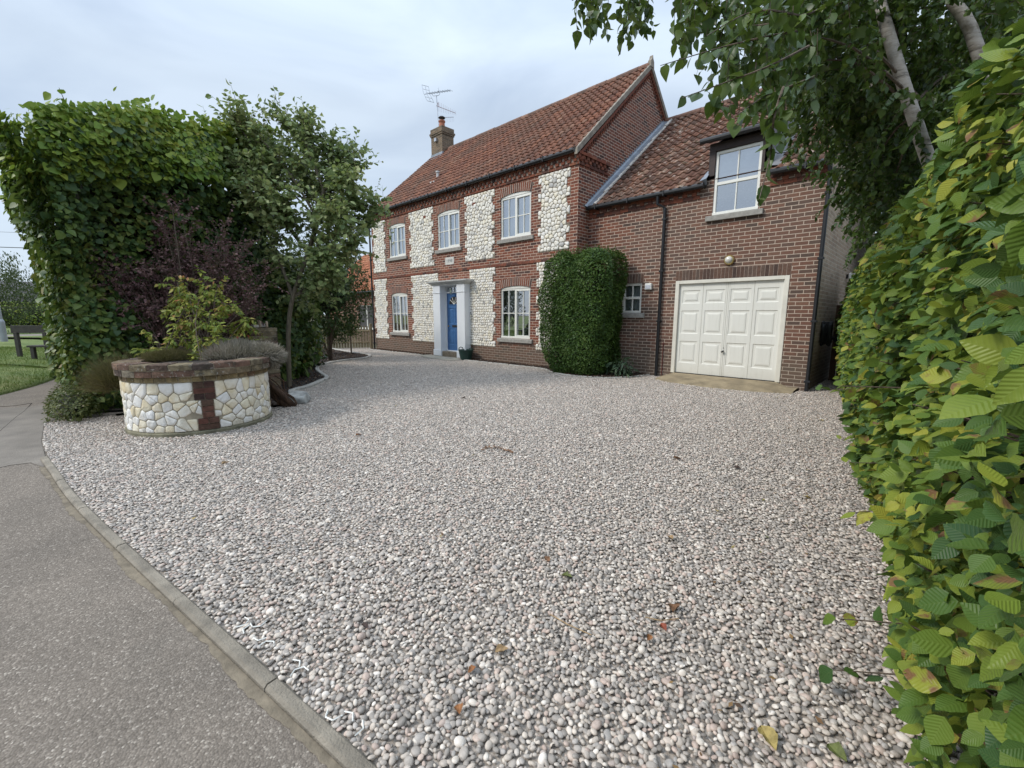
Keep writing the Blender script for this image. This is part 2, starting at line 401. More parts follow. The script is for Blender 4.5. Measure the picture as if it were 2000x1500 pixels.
# ============================================================ the setting
def asphalt():
    m, nt, p, o = new_mat('asphalt'); t = NT(nt); v = t.obj()
    vo = t.n('TexVoronoi', i_Scale=130.0); t.l(v, vo.inputs['Vector'])
    s = t.n('SeparateColor'); t.l(vo.outputs['Color'], s.inputs[0])
    c = t.ramp(s.outputs[0], [(0, (.155, .132, .109)), (.35, (.19, .162, .134)), (.7, (.225, .193, .16)), (.93, (.27, .234, .195)), (1, (.42, .375, .32))])
    edge = t.ramp(vo.outputs['Distance'], [(.25, (1, 1, 1)), (.75, (.52, .50, .48))])
    c = t.mix(.4, c, edge, 'MULTIPLY')
    b = t.noise(v, 1.6, 5, .6); c = t.mix(.5, c, t.ramp(b, [(.3, (.36, .35, .34)), (.7, (.66, .64, .62))]), 'OVERLAY')
    d = t.ramp(t.noise(v, .7, 4, .7), [(.6, (0, 0, 0)), (.78, (1, 1, 1))]); c = t.mix(t.math('MULTIPLY', d, .35), c, (.09, .085, .075))
    t.l(c, p.inputs['Base Color']); p.inputs['Roughness'].default_value = .85; p.inputs['Specular IOR Level'].default_value = .3
    h = t.math('SUBTRACT', 1.0, vo.outputs['Distance']); t.l(t.bump(h, .55, .006), p.inputs['Normal'])
    return m
MT['asphalt'] = asphalt()
MT['concrete'] = plain('concrete', (.33, .305, .25), .92, .28, 5, .4, 90)
MT['old_concrete'] = plain('old_concrete', (.195, .17, .142), .92, .22, 3, .6, 60)
MT['kerb'] = plain('kerb_concrete', (.235, .205, .162), .95, .4, 7, .8, 110)
MT['edging'] = plain('edging', (.42, .40, .36), .92, .2, 8, .4, 90)
MT['soil'] = plain('soil', (.022, .016, .012), .95, .5, 14, 1, 40)
MT['earth'] = plain('earth', (.10, .09, .05), .95, .3, 2)
MT['gravel_base'] = plain('gravel_base', (.34, .295, .25), .95, .3, 50, 1, 60)
MT['pebble'] = islands('pebble', [(0, (0.198, 0.176, 0.154)), (0.1, (0.274, 0.245, 0.215)), (0.22, (0.35, 0.309, 0.269)), (0.34, (0.437, 0.378, 0.321)), (0.42, (0.511, 0.439, 0.366)), (0.5, (0.395, 0.349, 0.303)), (0.58, (0.325, 0.299, 0.273)), (0.66, (0.557, 0.482, 0.404)), (0.74, (0.499, 0.392, 0.326)), (0.8, (0.409, 0.315, 0.263)), (0.86, (0.386, 0.353, 0.321)), (0.93, (0.621, 0.546, 0.464)), (1, (0.717, 0.64, 0.556))], .55, 60, .25, .15, 200, .4)
def lawnmat():
    m, nt, p, o = new_mat('lawn'); t = NT(nt); v = t.obj()
    a = t.ramp(t.noise(v, 1.1, 5, .65), [(.3, (.075, .115, .022)), (.5, (.12, .16, .035)), (.72, (.20, .20, .065))])
    b = t.noise(v, 40, 4); c = t.mix(.6, a, t.ramp(b, [(.3, (.25, .25, .25)), (.7, (.85, .85, .85))]), 'OVERLAY')
    t.l(c, p.inputs['Base Color']); p.inputs['Roughness'].default_value = .9; t.l(t.bump(b, 1, .03), p.inputs['Normal']); return m
MT['lawn'] = lawnmat()

def smooth_line(P, n=6, closed=False):
    P = [np.array(p, float) for p in P]; out_ = []
    for i in range(len(P)-1):
        p0 = P[max(i-1, 0)]; p1 = P[i]; p2 = P[i+1]; p3 = P[min(i+2, len(P)-1)]
        for k in range(n):
            s = k/n
            out_.append(.5*((2*p1)+(-p0+p2)*s+(2*p0-5*p1+4*p2-p3)*s*s+(-p0+3*p1-3*p2+p3)*s**3))
    out_.append(P[-1]); return out_
def inpoly(P, poly):
    x, y = P[:, 0], P[:, 1]; c = np.zeros(len(P), bool); n = len(poly)
    for i in range(n):
        x1, y1 = poly[i][:2]; x2, y2 = poly[(i+1) % n][:2]
        if y1 == y2: continue
        k = ((y1 > y) != (y2 > y)) & (x < (x2-x1)*(y-y1)/(y2-y1)+x1); c ^= k
    return c
def sheet(name, poly, z, m, kind='structure'):
    b = MB(); b.add([(p[0], p[1], z) for p in poly], [tuple(range(len(poly)))])
    o = b.build(name, m); 
    if o.data.polygons[0].normal.z < 0: o.data.flip_normals()
    return tag(o, kind=kind)

g = MB(); g.add([(-1500, -1500, -.04), (1500, -1500, -.04), (1500, 1500, -.04), (-1500, 1500, -.04)], [(0, 1, 2, 3)])
tag(g.build('ground', MT['earth']), kind='structure')

KY = lambda x: -9.71+.1627*(x-.65)
left_curve = [ground(115, 920)[:2], ground(95, 893)[:2], ground(84, 865)[:2], ground(88, 828)[:2]]
kerb_line = [(9.6, KY(9.6)), (5.6, KY(5.6)), (2.5, KY(2.5)-.01)]+[tuple(p) for p in left_curve[:2]]
kerb_line = smooth_line(kerb_line, 14)
bed_edge = smooth_line([(-.45, -6.95), (-.95, -6.68), (-1.7, -6.5), (-2.01, -6.08), (-2.59, -5.57), (-3.0, -5.27), (-3.8, -5.06), (-4.7, -4.80), (-5.54, -4.35),
                        (-6.1, -3.8), (-6.42, -3.2), (-6.6, -2.5), (-7.15, -2.0), (-7.9, -1.73), (-9.12, -1.73), (-11.3, -1.5)], 5)
GRAVEL = [tuple(p) for p in kerb_line]+[tuple(left_curve[2]), tuple(left_curve[3]), (-1.62, -9.45), (-1.45, -9.0), (-.6, -7.6)]+[tuple(p) for p in bed_edge]+[(-11.5, -1.0), (-10.9, .4), (0, .4), (0.2, .6), (5.14, .7), (5.14, 2.7), (7.0, 2.7), (8.0, -5), (9.6, -8.25)]
sheet('gravel_bed', GRAVEL, .0, MT['gravel_base'])

# asphalt footway on the camera's side of the kerb
def offset(line, d):
    out_ = []
    for i, p in enumerate(line):
        t = np.array(line[min(i+1, len(line)-1)][:2])-np.array(line[max(i-1, 0)][:2]); t /= np.linalg.norm(t)
        out_.append((p[0]-t[1]*d, p[1]+t[0]*d))
    return out_
kerb_out = offset(kerb_line, .06)
lawn_edge = smooth_line([(-60, -7.6), (-14, -8.75), (-8.5, -9.42), (-6.6, -9.8), (-5.15, -10.32), (-3.4, -11.2), (-2.2, -12.6), (-1.6, -16), (-1.5, -40)], 5)
path_poly = [tuple(p) for p in kerb_out]+[(-1.75, -9.6), (-1.75, -8.9), (-14, -8.0), (-60, -6.9)]+[tuple(p) for p in lawn_edge]+[(30, -40), (30, -5.5)]
sheet('footpath', path_poly, -.006, MT['asphalt'])
sheet('footpath', [(-2.6, -10.6), (1.5, -10.2), (1.5, -9.2), (-1.2, -9.0), (-2.6, -9.0)], -.011, MT['asphalt'])
px_ = [(-80, 802), (60, 794), (88, 790), (120, 815), (86, 826), (80, 862), (92, 905), (84, 912), (60, 903), (20, 908), (-80, 930)]
sheet('concrete_patch', [tuple(ground(*q)[:2]) for q in px_], -.002, MT['old_concrete'])
ck = MB()
for q in ([(-30, 796), (30, 792), (62, 787)], [(62, 787), (48, 802), (30, 815), (-10, 850)]):
    ck.tube([ground(*k)+np.array([0, 0, -.004]) for k in q], .004, 5)
tag(ck.build('path_joint', MT['soil']), kind='structure')

# kerb blocks between footway and gravel: real joints every 0.9 m
def sweep(line, width, z0, z1, step, gap, m, name, side=1, wob=.004, chamfer=.012):
    b = MB(); acc = 0; L = [np.array(p[:2], float) for p in line]
    off = [np.array(p) for p in offset(line, width*side)]
    cum = [0]
    for i in range(1, len(L)): cum.append(cum[-1]+np.linalg.norm(L[i]-L[i-1]))
    def P(s, arr):
        i = int(np.searchsorted(cum, s))
        i = min(max(i, 1), len(L)-1); f = (s-cum[i-1])/max(cum[i]-cum[i-1], 1e-6); return arr[i-1]*(1-f)+arr[i]*f
    s = 0
    while s < cum[-1]-.05:
        e = min(s+step-gap, cum[-1]); n = max(1, int((e-s)/.15)); dz = random.uniform(-wob, wob)
        base = len(b.v)
        for k in range(n+1):
            q = s+(e-s)*k/n; a, c = P(q, L), P(q, off); dirn = (c-a)/np.linalg.norm(c-a)
            a2, c2 = a+dirn*chamfer, c-dirn*chamfer
            for (pt, z) in ((a, z0), (a, z1-chamfer), (a2, z1), (c2, z1), (c, z1-chamfer), (c, z0)): b.v.append((pt[0], pt[1], z+dz))
        for k in range(n):
            for j in range(5):
                i0 = base+k*6+j; b.f.append((i0, i0+1, i0+7, i0+6) if side > 0 else (i0, i0+6, i0+7, i0+1))
        b.f.append(tuple(base+j for j in range(6))); b.f.append(tuple(base+n*6+j for j in range(5, -1, -1)))
        s += step
    return tag(b.build(name, m), kind='structure')
sweep(kerb_line, .06, -.08, .02, .915, .008, MT['kerb'], 'kerb', 1)
# sandy dirt line where the footway meets the kerb
inner = offset(kerb_line, .062); outer = [(p[0]+random.uniform(-.006, .006), p[1]-.012-.018*abs(math.sin(p[0]*2.1)+.5*math.sin(p[0]*7.3))-random.uniform(0, .012)) for p in offset(smooth_line(kerb_line, 9), .064)]; inner = smooth_line(inner, 3); inner = [p for p in inner]; outer = outer[:]
MT['sand'] = plain('sand', (.185, .152, .108), .95, .35, 12, .6, 60)
sheet('kerb_dirt_path', [tuple(p) for p in inner]+[tuple(p) for p in reversed(outer)], -.0035, MT['sand'])

# lawn rising from the footway
dirs = []
for p in lawn_edge:
    k = np.clip((p[0]+14)/12, 0, 1); d = np.array([-.2-.75*k, -1+.75*k]); dirs.append(d/np.linalg.norm(d))
dist = [0, .04, .15, .5, 1.0, 1.8, 3, 4.5, 7, 12, 25, 80, 300]; hts = [-.006, .035, .06, .11, .17, .24, .31, .35, .37, .38, .4, .4, .4]
V = []; F = []
for i, p in enumerate(lawn_edge):
    for d_, h in zip(dist, hts):
        V.append((p[0]+dirs[i][0]*d_, p[1]+dirs[i][1]*d_, h+(random.uniform(-.012, .012) if d_ > .1 else 0)))
nd_ = len(dist)
for i in range(len(lawn_edge)-1):
    for j in range(nd_-1): F.append((i*nd_+j, (i+1)*nd_+j, (i+1)*nd_+j+1, i*nd_+j+1))
b = MB(); b.add(V, F); lawn = b.build('lawn', MT['lawn'], smooth=True); tag(lawn, kind='structure')
if lawn.data.polygons[60].normal.z < 0: lawn.data.flip_normals()
sheet('far_road', [(-23.0, -30), (-24.2, -3), (-26.6, -3), (-25.4, -30)], .415, MT['old_concrete'])
def lawn_h(P):
    """height of the lawn at points (n,2) from the distance to its edge"""
    E = np.array([q[:2] for q in lawn_edge]); best = np.full(len(P), 1e9)
    for i in range(len(E)-1):
        a, b_ = E[i], E[i+1]; ab = b_-a; t = np.clip(((P-a)@ab)/(ab@ab), 0, 1); best = np.minimum(best, np.linalg.norm(P-(a+t[:, None]*ab), axis=1))
    return np.interp(best, dist, hts)
LAWN = [tuple(p[:2]) for p in lawn_edge]+[(-60, -40)]

# planting beds
BED = [tuple(p) for p in bed_edge]+[(-13.5, -1.5), (-13.5, -6.4), (-8.5, -8.6), (-2.0, -9.2), (-1.5, -8.4), (-.7, -7.4)]
sheet('planting_bed', offset(BED, .0), .03, MT['soil'])
sweep(bed_edge, .1, -.06, .065, .45, .004, MT['edging'], 'bed_edging_path', 1, .003, .015)
fl = smooth_line([(-10.2, -.5), (-8.4, -.47), (-7.2, -.44), (-6.42, -.43)], 4)
fr = smooth_line([(-3.98, -.52), (-2.75, -.46), (-1.5, -.46), (-.64, -.5), (-.1, -.85), (.4, -1.02), (.94, -1.0), (1.45, -.78), (1.76, -.34), (1.9, .1), (1.93, .46)], 5)
for nm, ln, wall_ in (('border_bed', fl, [(-6.42, .05), (-10.2, .05)]), ('border_bed', fr, [(1.93, .6), (0, .6), (0, .05), (-3.98, .05)])):
    sheet(nm, [tuple(p) for p in ln]+wall_, .022, MT['soil'])
    sweep(ln, .06, -.06, .04, .5, .004, MT['edging'], 'border_edging_path', 1, .003, .012)
FBED = [[tuple(p) for p in fl]+[(-6.42, .1), (-10.2, .1)], [tuple(p) for p in fr]+[(1.93, .6), (0, .6), (0, .1), (-3.98, .1)]]
# door slab and sloping garage threshold
b = MB(); b.prism([(-6.32, -.24), (-6.28, -.62), (-5.6, -.86), (-4.2, -.93), (-4.02, -.56), (-4.02, -.2)], 'z', -.02, .03); tag(b.build('door_slab_path', MT['concrete']), kind='structure')
b = MB(); nx = 14
for i in range(nx+1):
    s = i/nx; x = 2.32+(5.02-2.32)*s; yf = -.02-.42*math.sin(math.pi*min(1, .12+s*.86))
    ztop = .128 if .03 < s < .88 else .06
    b.v += [(x, .62, ztop), (x, .42, ztop), (x, .42*.35+yf*.65, ztop*.45+.012), (x, yf, -.02)]
for i in range(nx):
    for j in range(3): b.f.append((i*4+j, i*4+j+1, (i+1)*4+j+1, (i+1)*4+j))
MT['ramp'] = plain('ramp_concrete', (.27, .215, .135), .95, .35, 3.5, .6, 60)
tag(b.build('garage_ramp_path', MT['ramp'], smooth=True), kind='structure')
RAMP = [(2.3, .6), (2.3, -.05), (2.7, -.28), (3.6, -.42), (4.4, -.33), (5.02, -.05), (5.05, .6)]
SLAB = [(-6.32, 0), (-6.28, -.62), (-5.6, -.86), (-4.2, -.93), (-4.02, -.56), (-4.02, 0)]

def ico(sub):
    ph = (1+5**.5)/2
    V = [(-1,ph,0),(1,ph,0),(-1,-ph,0),(1,-ph,0),(0,-1,ph),(0,1,ph),(0,-1,-ph),(0,1,-ph),(ph,0,-1),(ph,0,1),(-ph,0,-1),(-ph,0,1)]
    V = [np.array(v)/math.sqrt(1+ph*ph) for v in V]
    F = [(0,11,5),(0,5,1),(0,1,7),(0,7,10),(0,10,11),(1,5,9),(5,11,4),(11,10,2),(10,7,6),(7,1,8),(3,9,4),(3,4,2),(3,2,6),(3,6,8),(3,8,9),(4,9,5),(2,4,11),(6,2,10),(8,6,7),(9,8,1)]
    for _ in range(sub):
        c = {}; F2 = []
        def mid(a, b_):
            k = (min(a, b_), max(a, b_))
            if k not in c:
                v = V[a]+V[b_]; V.append(v/np.linalg.norm(v)); c[k] = len(V)-1
            return c[k]
        for a, b_, d in F:
            x, y, z = mid(a, b_), mid(b_, d), mid(d, a); F2 += [(a, x, z), (b_, y, x), (d, z, y), (x, y, z)]
        F = F2
    return np.array(V), np.array(F)
def scatter(tV, tF, P, X, Y, Z, uv=None):
    """copies of a template with per-copy scaled axes X,Y,Z (n,3)"""
    n = len(P); m_ = len(tV)
    V = P[:, None, :]+tV[None, :, 0:1]*X[:, None, :]+tV[None, :, 1:2]*Y[:, None, :]+tV[None, :, 2:3]*Z[:, None, :]
    F = (tF[None]+(np.arange(n)*m_)[:, None, None]).reshape(-1, tF.shape[1])
    return V.reshape(-1, 3), F, (np.tile(uv, (n, 1)) if uv is not None else None)
def stones(P, a, flat=(.76, .48), tilt=.35, tmpl=0, sink=.35):
    n = len(P); th = rng.uniform(0, 2*np.pi, n); T = rng.normal(0, tilt, (n, 2))
    X = np.stack([np.cos(th), np.sin(th), T[:, 0]], 1); X /= np.linalg.norm(X, axis=1)[:, None]
    Zt = np.stack([T[:, 1], T[:, 0], np.ones(n)], 1); Y = np.cross(Zt, X); Y /= np.linalg.norm(Y, axis=1)[:, None]; Z = np.cross(X, Y)
    tV, tF = ico(tmpl); cz = tV[tF].mean(1)[:, 2]; tF = tF[cz > -sink]
    b_ = rng.uniform(flat[0]-.15, flat[0]+.15, n); c = rng.uniform(flat[1]-.12, flat[1]+.15, n)
    return scatter(tV, tF, P, X*a[:, None], Y*(a*b_)[:, None], Z*(a*c)[:, None])[:2]
# gravel: every pebble a stone of its own shape
sp = .0212
gx, gy = np.meshgrid(np.arange(-11.5, 8.2, sp), np.arange(-9.9, 2.7, sp*.866))
gx[1::2] += sp/2
P = np.stack([gx.ravel(), gy.ravel()], 1)+rng.normal(0, sp*.22, (gx.size, 2))
P = P[inpoly(P, GRAVEL)]
k = ~inpoly(P, RAMP) & ~inpoly(P, SLAB) & ~inpoly(P, FBED[0]) & ~inpoly(P, FBED[1]) & (np.hypot(P[:, 0]+.21, P[:, 1]+8.2) > .80)
k &= ~((P[:, 1] > 0) & (P[:, 0] < 0)) & ~((P[:, 1] > .5) & (P[:, 0] < 5.15))
k &= P[:, 0] < 7.6-.15*(P[:, 1]+8)
P = P[k]
rel = P-CAM[None, :2]; dd = np.hypot(*rel.T); ang = np.degrees(np.arctan2(rel@RT[:2], rel@(FW[:2]/np.linalg.norm(FW[:2]))))
k = (np.abs(ang) < 64) | (dd < 2.2); P = P[k]; dd = dd[k]
a = np.clip(rng.lognormal(math.log(.0117), .25, len(P)), .0065, .024)
P3 = np.column_stack([P, .004+rng.uniform(0, .012, len(P))])
near = dd < 2.7
VA, FA = stones(P3[near], a[near], tmpl=1)
VB, FB = stones(P3[~near], a[~near]*1.05, (.8, .36), .2, tmpl=0)
me = mesh_np('gravel', np.vstack([VA, VB]), np.vstack([FA, FB+len(VA)]))
tag(link('gravel', me, MT['pebble']), kind='stuff')
# a few pebbles that spilled onto the kerb and footway
# bark mulch in the beds
MT['bark_chip'] = islands('bark_chip', [(0, (.02, .013, .01)), (.4, (.05, .028, .018)), (.7, (.09, .05, .03)), (.95, (.16, .10, .06)), (1, (.4, .36, .3))], .9, 20, .3, .4, 60)
def mulch(poly, n, bb, z):
    P = np.column_stack([rng.uniform(bb[0], bb[1], n), rng.uniform(bb[2], bb[3], n)]); P = P[inpoly(P, poly)]
    P3 = np.column_stack([P, z+rng.uniform(0, .02, len(P))])
    return stones(P3, rng.uniform(.012, .032, len(P)), (.45, .25), .5, 0, 2)
A = [mulch(BED, 16000, (-12.5, -.4, -7.6, -1.4), .032), mulch(FBED[0], 2500, (-10.3, -6.4, -.55, .05), .024), mulch(FBED[1], 4000, (-4, 2, -1.05, .55), .024)]
VV = []; FF = []; o_ = 0
for v_, f_ in A: VV.append(v_); FF.append(f_+o_); o_ += len(v_)
me = mesh_np('bark_mulch', np.vstack(VV), np.vstack(FF)); me.shade_flat(); tag(link('bark_mulch', me, MT['bark_chip']), kind='stuff')
# grass blades
n = 42000
P = np.column_stack([rng.uniform(-17, -4.2, n), rng.uniform(-13.5, -9.0, n)]); P = P[inpoly(P, LAWN)]
n = len(P); z = lawn_h(P)-.005; h = rng.uniform(.03, .085, n); th = rng.uniform(0, 6.28, n); w = rng.uniform(.004, .008, n)
ln_ = rng.normal(0, .03, (n, 2))
V = np.zeros((n, 3, 3)); V[:, 0] = np.column_stack([P[:, 0]-np.cos(th)*w, P[:, 1]-np.sin(th)*w, z]); V[:, 1] = np.column_stack([P[:, 0]+np.cos(th)*w, P[:, 1]+np.sin(th)*w, z])
V[:, 2] = np.column_stack([P+ln_, z+h])
MT['grass'] = leafmat('grass_blade', [(0, (.05, .10, .015)), (.5, (.10, .16, .03)), (.85, (.20, .21, .07)), (1, (.30, .26, .12))], .6, .3, clump=.8)
tag(link('grass', mesh_np('grass', V.reshape(-1, 3), np.arange(n*3).reshape(-1, 3)), MT['grass']), kind='stuff')

# ============================================================ the house
house = empty('brick_house', (-2.6, 0, 0), 'red brick and white flint house with orange pantile roof, blue door and garage wing', 'house')
def wall_front(b, x0, x1, z0, z1, y, t, holes, skip_right=False):
    """a slab facing -y with rectangular openings and their reveals"""
    xs = sorted({x0, x1, *[h[0] for h in holes], *[h[1] for h in holes]}); zs = sorted({z0, z1, *[h[2] for h in holes], *[h[3] for h in holes]})
    for i in range(len(xs)-1):
        for j in range(len(zs)-1):
            cx, cz = (xs[i]+xs[i+1])/2, (zs[j]+zs[j+1])/2
            if any(h[0] < cx < h[1] and h[2] < cz < h[3] for h in holes): continue
            b.add([(xs[i], y, zs[j]), (xs[i+1], y, zs[j]), (xs[i+1], y, zs[j+1]), (xs[i], y, zs[j+1])], [(0, 1, 2, 3)])
            b.add([(xs[i], y+t, zs[j]), (xs[i+1], y+t, zs[j]), (xs[i+1], y+t, zs[j+1]), (xs[i], y+t, zs[j+1])], [(3, 2, 1, 0)])
    for h in holes:
        b.add([(h[0], y, h[2]), (h[1], y, h[2]), (h[1], y, h[3]), (h[0], y, h[3]), (h[0], y+t, h[2]), (h[1], y+t, h[2]), (h[1], y+t, h[3]), (h[0], y+t, h[3])],
              [(0, 1, 5, 4), (1, 2, 6, 5), (2, 3, 7, 6), (3, 0, 4, 7)])
XL, XR = -10.4, 0.0
UZ, LZ = (3.664, 4.814), (.763, 2.224)
WX = [(-9.049, -7.882), (-5.866, -4.682), (-2.779, -1.574)]
holes = [(x0, x1, UZ[0], UZ[1]+.075) for x0, x1 in WX]+[(WX[0][0], WX[0][1], LZ[0], LZ[1]+.075), (WX[2][0], WX[2][1], LZ[0], LZ[1]+.075), (-5.50, -4.58, .0, 2.44)]
b = MB(); wall_front(b, XL, XR, -.1, 5.5, 0, .3, holes); b.build('front_wall', MT['brick_front'], house)
ym, zr, ze = 3.34, 8.614, 5.483; SL = (zr-ze)/(ym+.15)
b = MB(); b.prism([(.302, -.1), (6.68, -.1), (6.68, 5.46), (ym, 8.46), (.302, 5.72)], 'x', -.3, 0)
b.add([(0, .001, -.1), (0, .302, -.1), (0, .302, 5.72), (0, .001, 5.46)], [(0, 1, 2, 3)]); b.build('gable_wall', MT['brick_gable'], house)
b = MB(); b.prism([(.002, -.1), (6.68, -.1), (6.68, 5.46), (ym, 8.46), (.002, 5.46)], 'x', XL, XL+.3); b.build('gable_wall', MT['brick_gable'], house)
b = MB(); b.box(XL+.3, -.3, 6.4, 6.68, -.1, 5.46); b.build('rear_wall', MT['brick_front'], house)
b = MB(); b.box(XL+.3, -.3, .3, 6.4, 2.7, 2.85); b.box(XL+.3, -.3, .3, 6.4, 5.3, 5.4); b.box(XL+.3, -.3, .3, 6.4, -.08, .16)
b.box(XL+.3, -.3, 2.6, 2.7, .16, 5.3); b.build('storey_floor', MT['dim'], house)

# pantiled slopes: every tile a piece of its own
def pantiles(x0, x1, y0, z0, slope, L, w, gauge, keep=None, up=0.0):
    cs = 1/math.sqrt(1+slope*slope); sn = slope*cs
    q = np.array([0, .12, .24, .36, .48, .58, .68, .78, .88, .98, 1.09])
    prof = np.where(q < .58, -.016*np.sin(np.pi*np.clip(q/.58, 0, 1)), .030*np.sin(np.pi*np.clip((q-.58)/.46, 0, 1)))
    npf = len(q); V = []; F = []
    ncol = int(round((x1-x0)/w)); w = (x1-x0)/ncol; nrow = int(math.ceil(L/gauge))
    for r in range(nrow):
        for c in range(ncol):
            s0 = r*gauge; s1 = min(s0+gauge*1.2, L+.02)
            um = x0+(c+.5)*w; sm = s0+gauge/2
            if keep and not keep(um, y0+sm*cs): continue
            jn = random.uniform(-.004, .004); js = random.uniform(-.007, .007); jt = random.uniform(-.005, .005)
            base = len(V)
            for row, (s, n) in enumerate(((s0+js, .028), (s0+js, .044), (s1+js, .014))):
                for k in range(npf):
                    u = x0+(c+q[k]*1.0)*w; nn = up+n+prof[k]+jn+jt*(q[k]-.5)
                    V.append((u, y0+s*cs-nn*sn, z0+s*sn+nn*cs))
            for row in range(2):
                for k in range(npf-1):
                    i = base+row*npf+k; F.append((i, i+1, i+1+npf, i+npf))
    return V, F
def tiles_obj(name, m, parent, *a, **k):
    V, F = pantiles(*a, **k); me = bpy.data.meshes.new(name); me.from_pydata(V, [], F); me.update()
    n = len(F); sh = np.zeros(n, bool); me.shade_smooth()
    at_ = me.attributes.new('sharp_face', 'BOOLEAN', 'FACE'); idx = np.arange(n); at_.data.foreach_set('value', ((idx % 20) < 10))
    return link(name, me, m, parent)
Lm = (ym+.15)/math.cos(math.atan(SL))
roof = tiles_obj('roof', MT['tile_main'], house, XL-.05, XR+.02, -.17, ze-.018, SL, Lm+.02, .208, .262)
b = MB(); cs = 1/math.sqrt(1+SL*SL)
b.prism([(-.12, ze-.03), (ym, zr-.04), (ym, zr-.14), (.0, ze-.02-.02)], 'x', XL, XR-.01); b.build('roof_deck', MT['dim'], roof)
b = MB(); b.prism([(ym, zr), (6.83, ze), (6.83, ze-.08), (ym, zr-.12)], 'x', XL-.05, XR+.02); b.build('rear_slope', MT['tile_main'], roof)
def ridge(x0, x1, y, z, m, parent, r=.115):
    b = MB(); n = int((x1-x0)/.36); st = (x1-x0)/n
    for i in range(n):
        a = x0+i*st; rr = r+random.uniform(-.004, .004); base = len(b.v); K = 9; dz = random.uniform(-.006, .006)
        for xx, r2 in ((a+.004, rr), (a+st-.004, rr)):
            for k in range(K):
                t = math.pi*(-.08+1.16*k/(K-1)); b.v.append((xx, y-r2*math.cos(t), z+dz+r2*math.sin(t)))
        for k in range(K-1): b.f.append((base+k, base+K+k, base+K+k+1, base+k+1))
        b.f.append(tuple(base+k for k in range(K))); b.f.append(tuple(base+K+k for k in range(K-1, -1, -1)))
    return b.build('ridge_tiles', m, parent)
MT['ridge'] = islands('ridge_tile', [(0, (.10, .06, .045)), (.5, (.16, .085, .06)), (1, (.20, .11, .075))], .8, 12, .5, .4)
ridge(XL-.02, XR+.05, ym, zr-.02, MT['ridge'], roof)
b = MB(); b.prism([(ym-.11, zr-.06), (ym-.09, zr+.1), (ym-.03, zr+.17), (ym, zr+.26), (ym+.03, zr+.17), (ym+.09, zr+.1), (ym+.11, zr-.06)], 'x', XR-.0, XR+.10); b.build('ridge_end', MT['verge'], roof)
# raking verge with brick steps under it
b = MB()
for (ya, za, yb, zb) in ((-.2, ze-.05, ym+.02, zr+.02), (6.85, ze-.05, ym-.02, zr+.02)):
    b.prism([(ya, za+.06), (yb, zb+.06), (yb, zb-.09), (ya, za-.09)], 'x', .001, .085)
b.build('verge', MT['verge'], house)
b = MB()
nst = 44
for sgn in (0, 1):
    for i in range(nst):
        f = (i+.5)/nst; yy = -.1+(ym+.05)*f; zz = ze+(zr-ze)*f-.20
        if sgn: yy = 2*ym-yy
        s = .034; b.box(.0005, .045, yy-s, yy+s, zz-.035, zz+.035)
        if i % 1 == 0: b.box(.0004, .03, yy-.02+(.055 if not sgn else -.055), yy+.02+(.055 if not sgn else -.055), zz-.1, zz-.04)
    ya, yb = (-.1, ym-.02) if not sgn else (2*ym+.1, ym+.02)
    za, zb = ze-.145, zr-.145
    b.prism([(ya, za+.03), (yb, zb+.03), (yb, zb-.045), (ya, za-.045)], 'x', .001, .06)
b.build('verge_brickwork', MT['brick_piece'], house)
# dentilled eaves course, wrapping round the corner
b = MB()
def eave_row(z0, z1, out_, solid, shift=0, w=.1025, gap=.01, sp_=None):
    if solid:
        x = XL
        while x < out_: x2 = min(x+.215, out_); b.box(x+.004, x2-.004, -out_, .0, z0+.004, z1-.004); x += .225
        y = .0
        while y < 1.25: b.box(-.003, out_, y+.004, y+.219, z0+.004, z1-.004); y += .225
    else:
        x = XL+shift
        while x < out_+.02: b.box(x, x+w, -out_, .0, z0+.004, z1-.004); x += sp_
        y = shift
        while y < 1.2: b.box(-.003, out_, y, y+w, z0+.004, z1-.004); y += sp_
eave_row(5.165, 5.24, .028, True)
eave_row(5.24, 5.315, .055, False, 0, sp_=.19)
eave_row(5.315, 5.39, .055, False, .095, sp_=.19)
eave_row(5.39, 5.46, .075, True)
b.build('dentil_course', MT['brick_piece'], house)
b = MB(); x = XL
while x < 0: b.box(x+.004, min(x+.221, .022), -.022, .0, 2.896, 2.966); x += .225
b.build('string_course', MT['brick_piece'], house)
b = MB(); b.box(XL, .02, -.018, -.0005, 2.894, 2.968); b.box(XL, .025, -.02, -.0005, 5.17, 5.46); b.build('course_mortar', MT['mortar'], house)

# ---- flint: stones fitted into one another
def clip(poly, nx, nz, c):
    out_ = []; n = len(poly)
    for i in range(n):
        p, q = poly[i], poly[(i+1) % n]; dp = p[0]*nx+p[1]*nz-c; dq = q[0]*nx+q[1]*nz-c
        if dp <= 0: out_.append(p)
        if dp*dq < 0: t = dp/(dp-dq); out_.append((p[0]+(q[0]-p[0])*t, p[1]+(q[1]-p[1])*t))
    return out_
def voronoi(S, rects):
    S = np.array(S); polys = []
    for i, s in enumerate(S):
        x0, x1, z0, z1 = rects[i]; poly = [(x0, z0), (x1, z0), (x1, z1), (x0, z1)]
        d = np.hypot(*(S-s).T); nb = np.argsort(d)[1:15]
        for j in nb:
            m_ = (s+S[j])/2; nn = S[j]-s; poly = clip(poly, nn[0], nn[1], nn@m_)
            if len(poly) < 3: break
        polys.append(poly)
    return polys
def chaikin(p, n=1, k=.25):
    for _ in range(n):
        q = []
        for i in range(len(p)):
            a, c = np.array(p[i]), np.array(p[(i+1) % len(p)]); q += [a*(1-k)+c*k, a*k+c*(1-k)]
        p = q
    return p
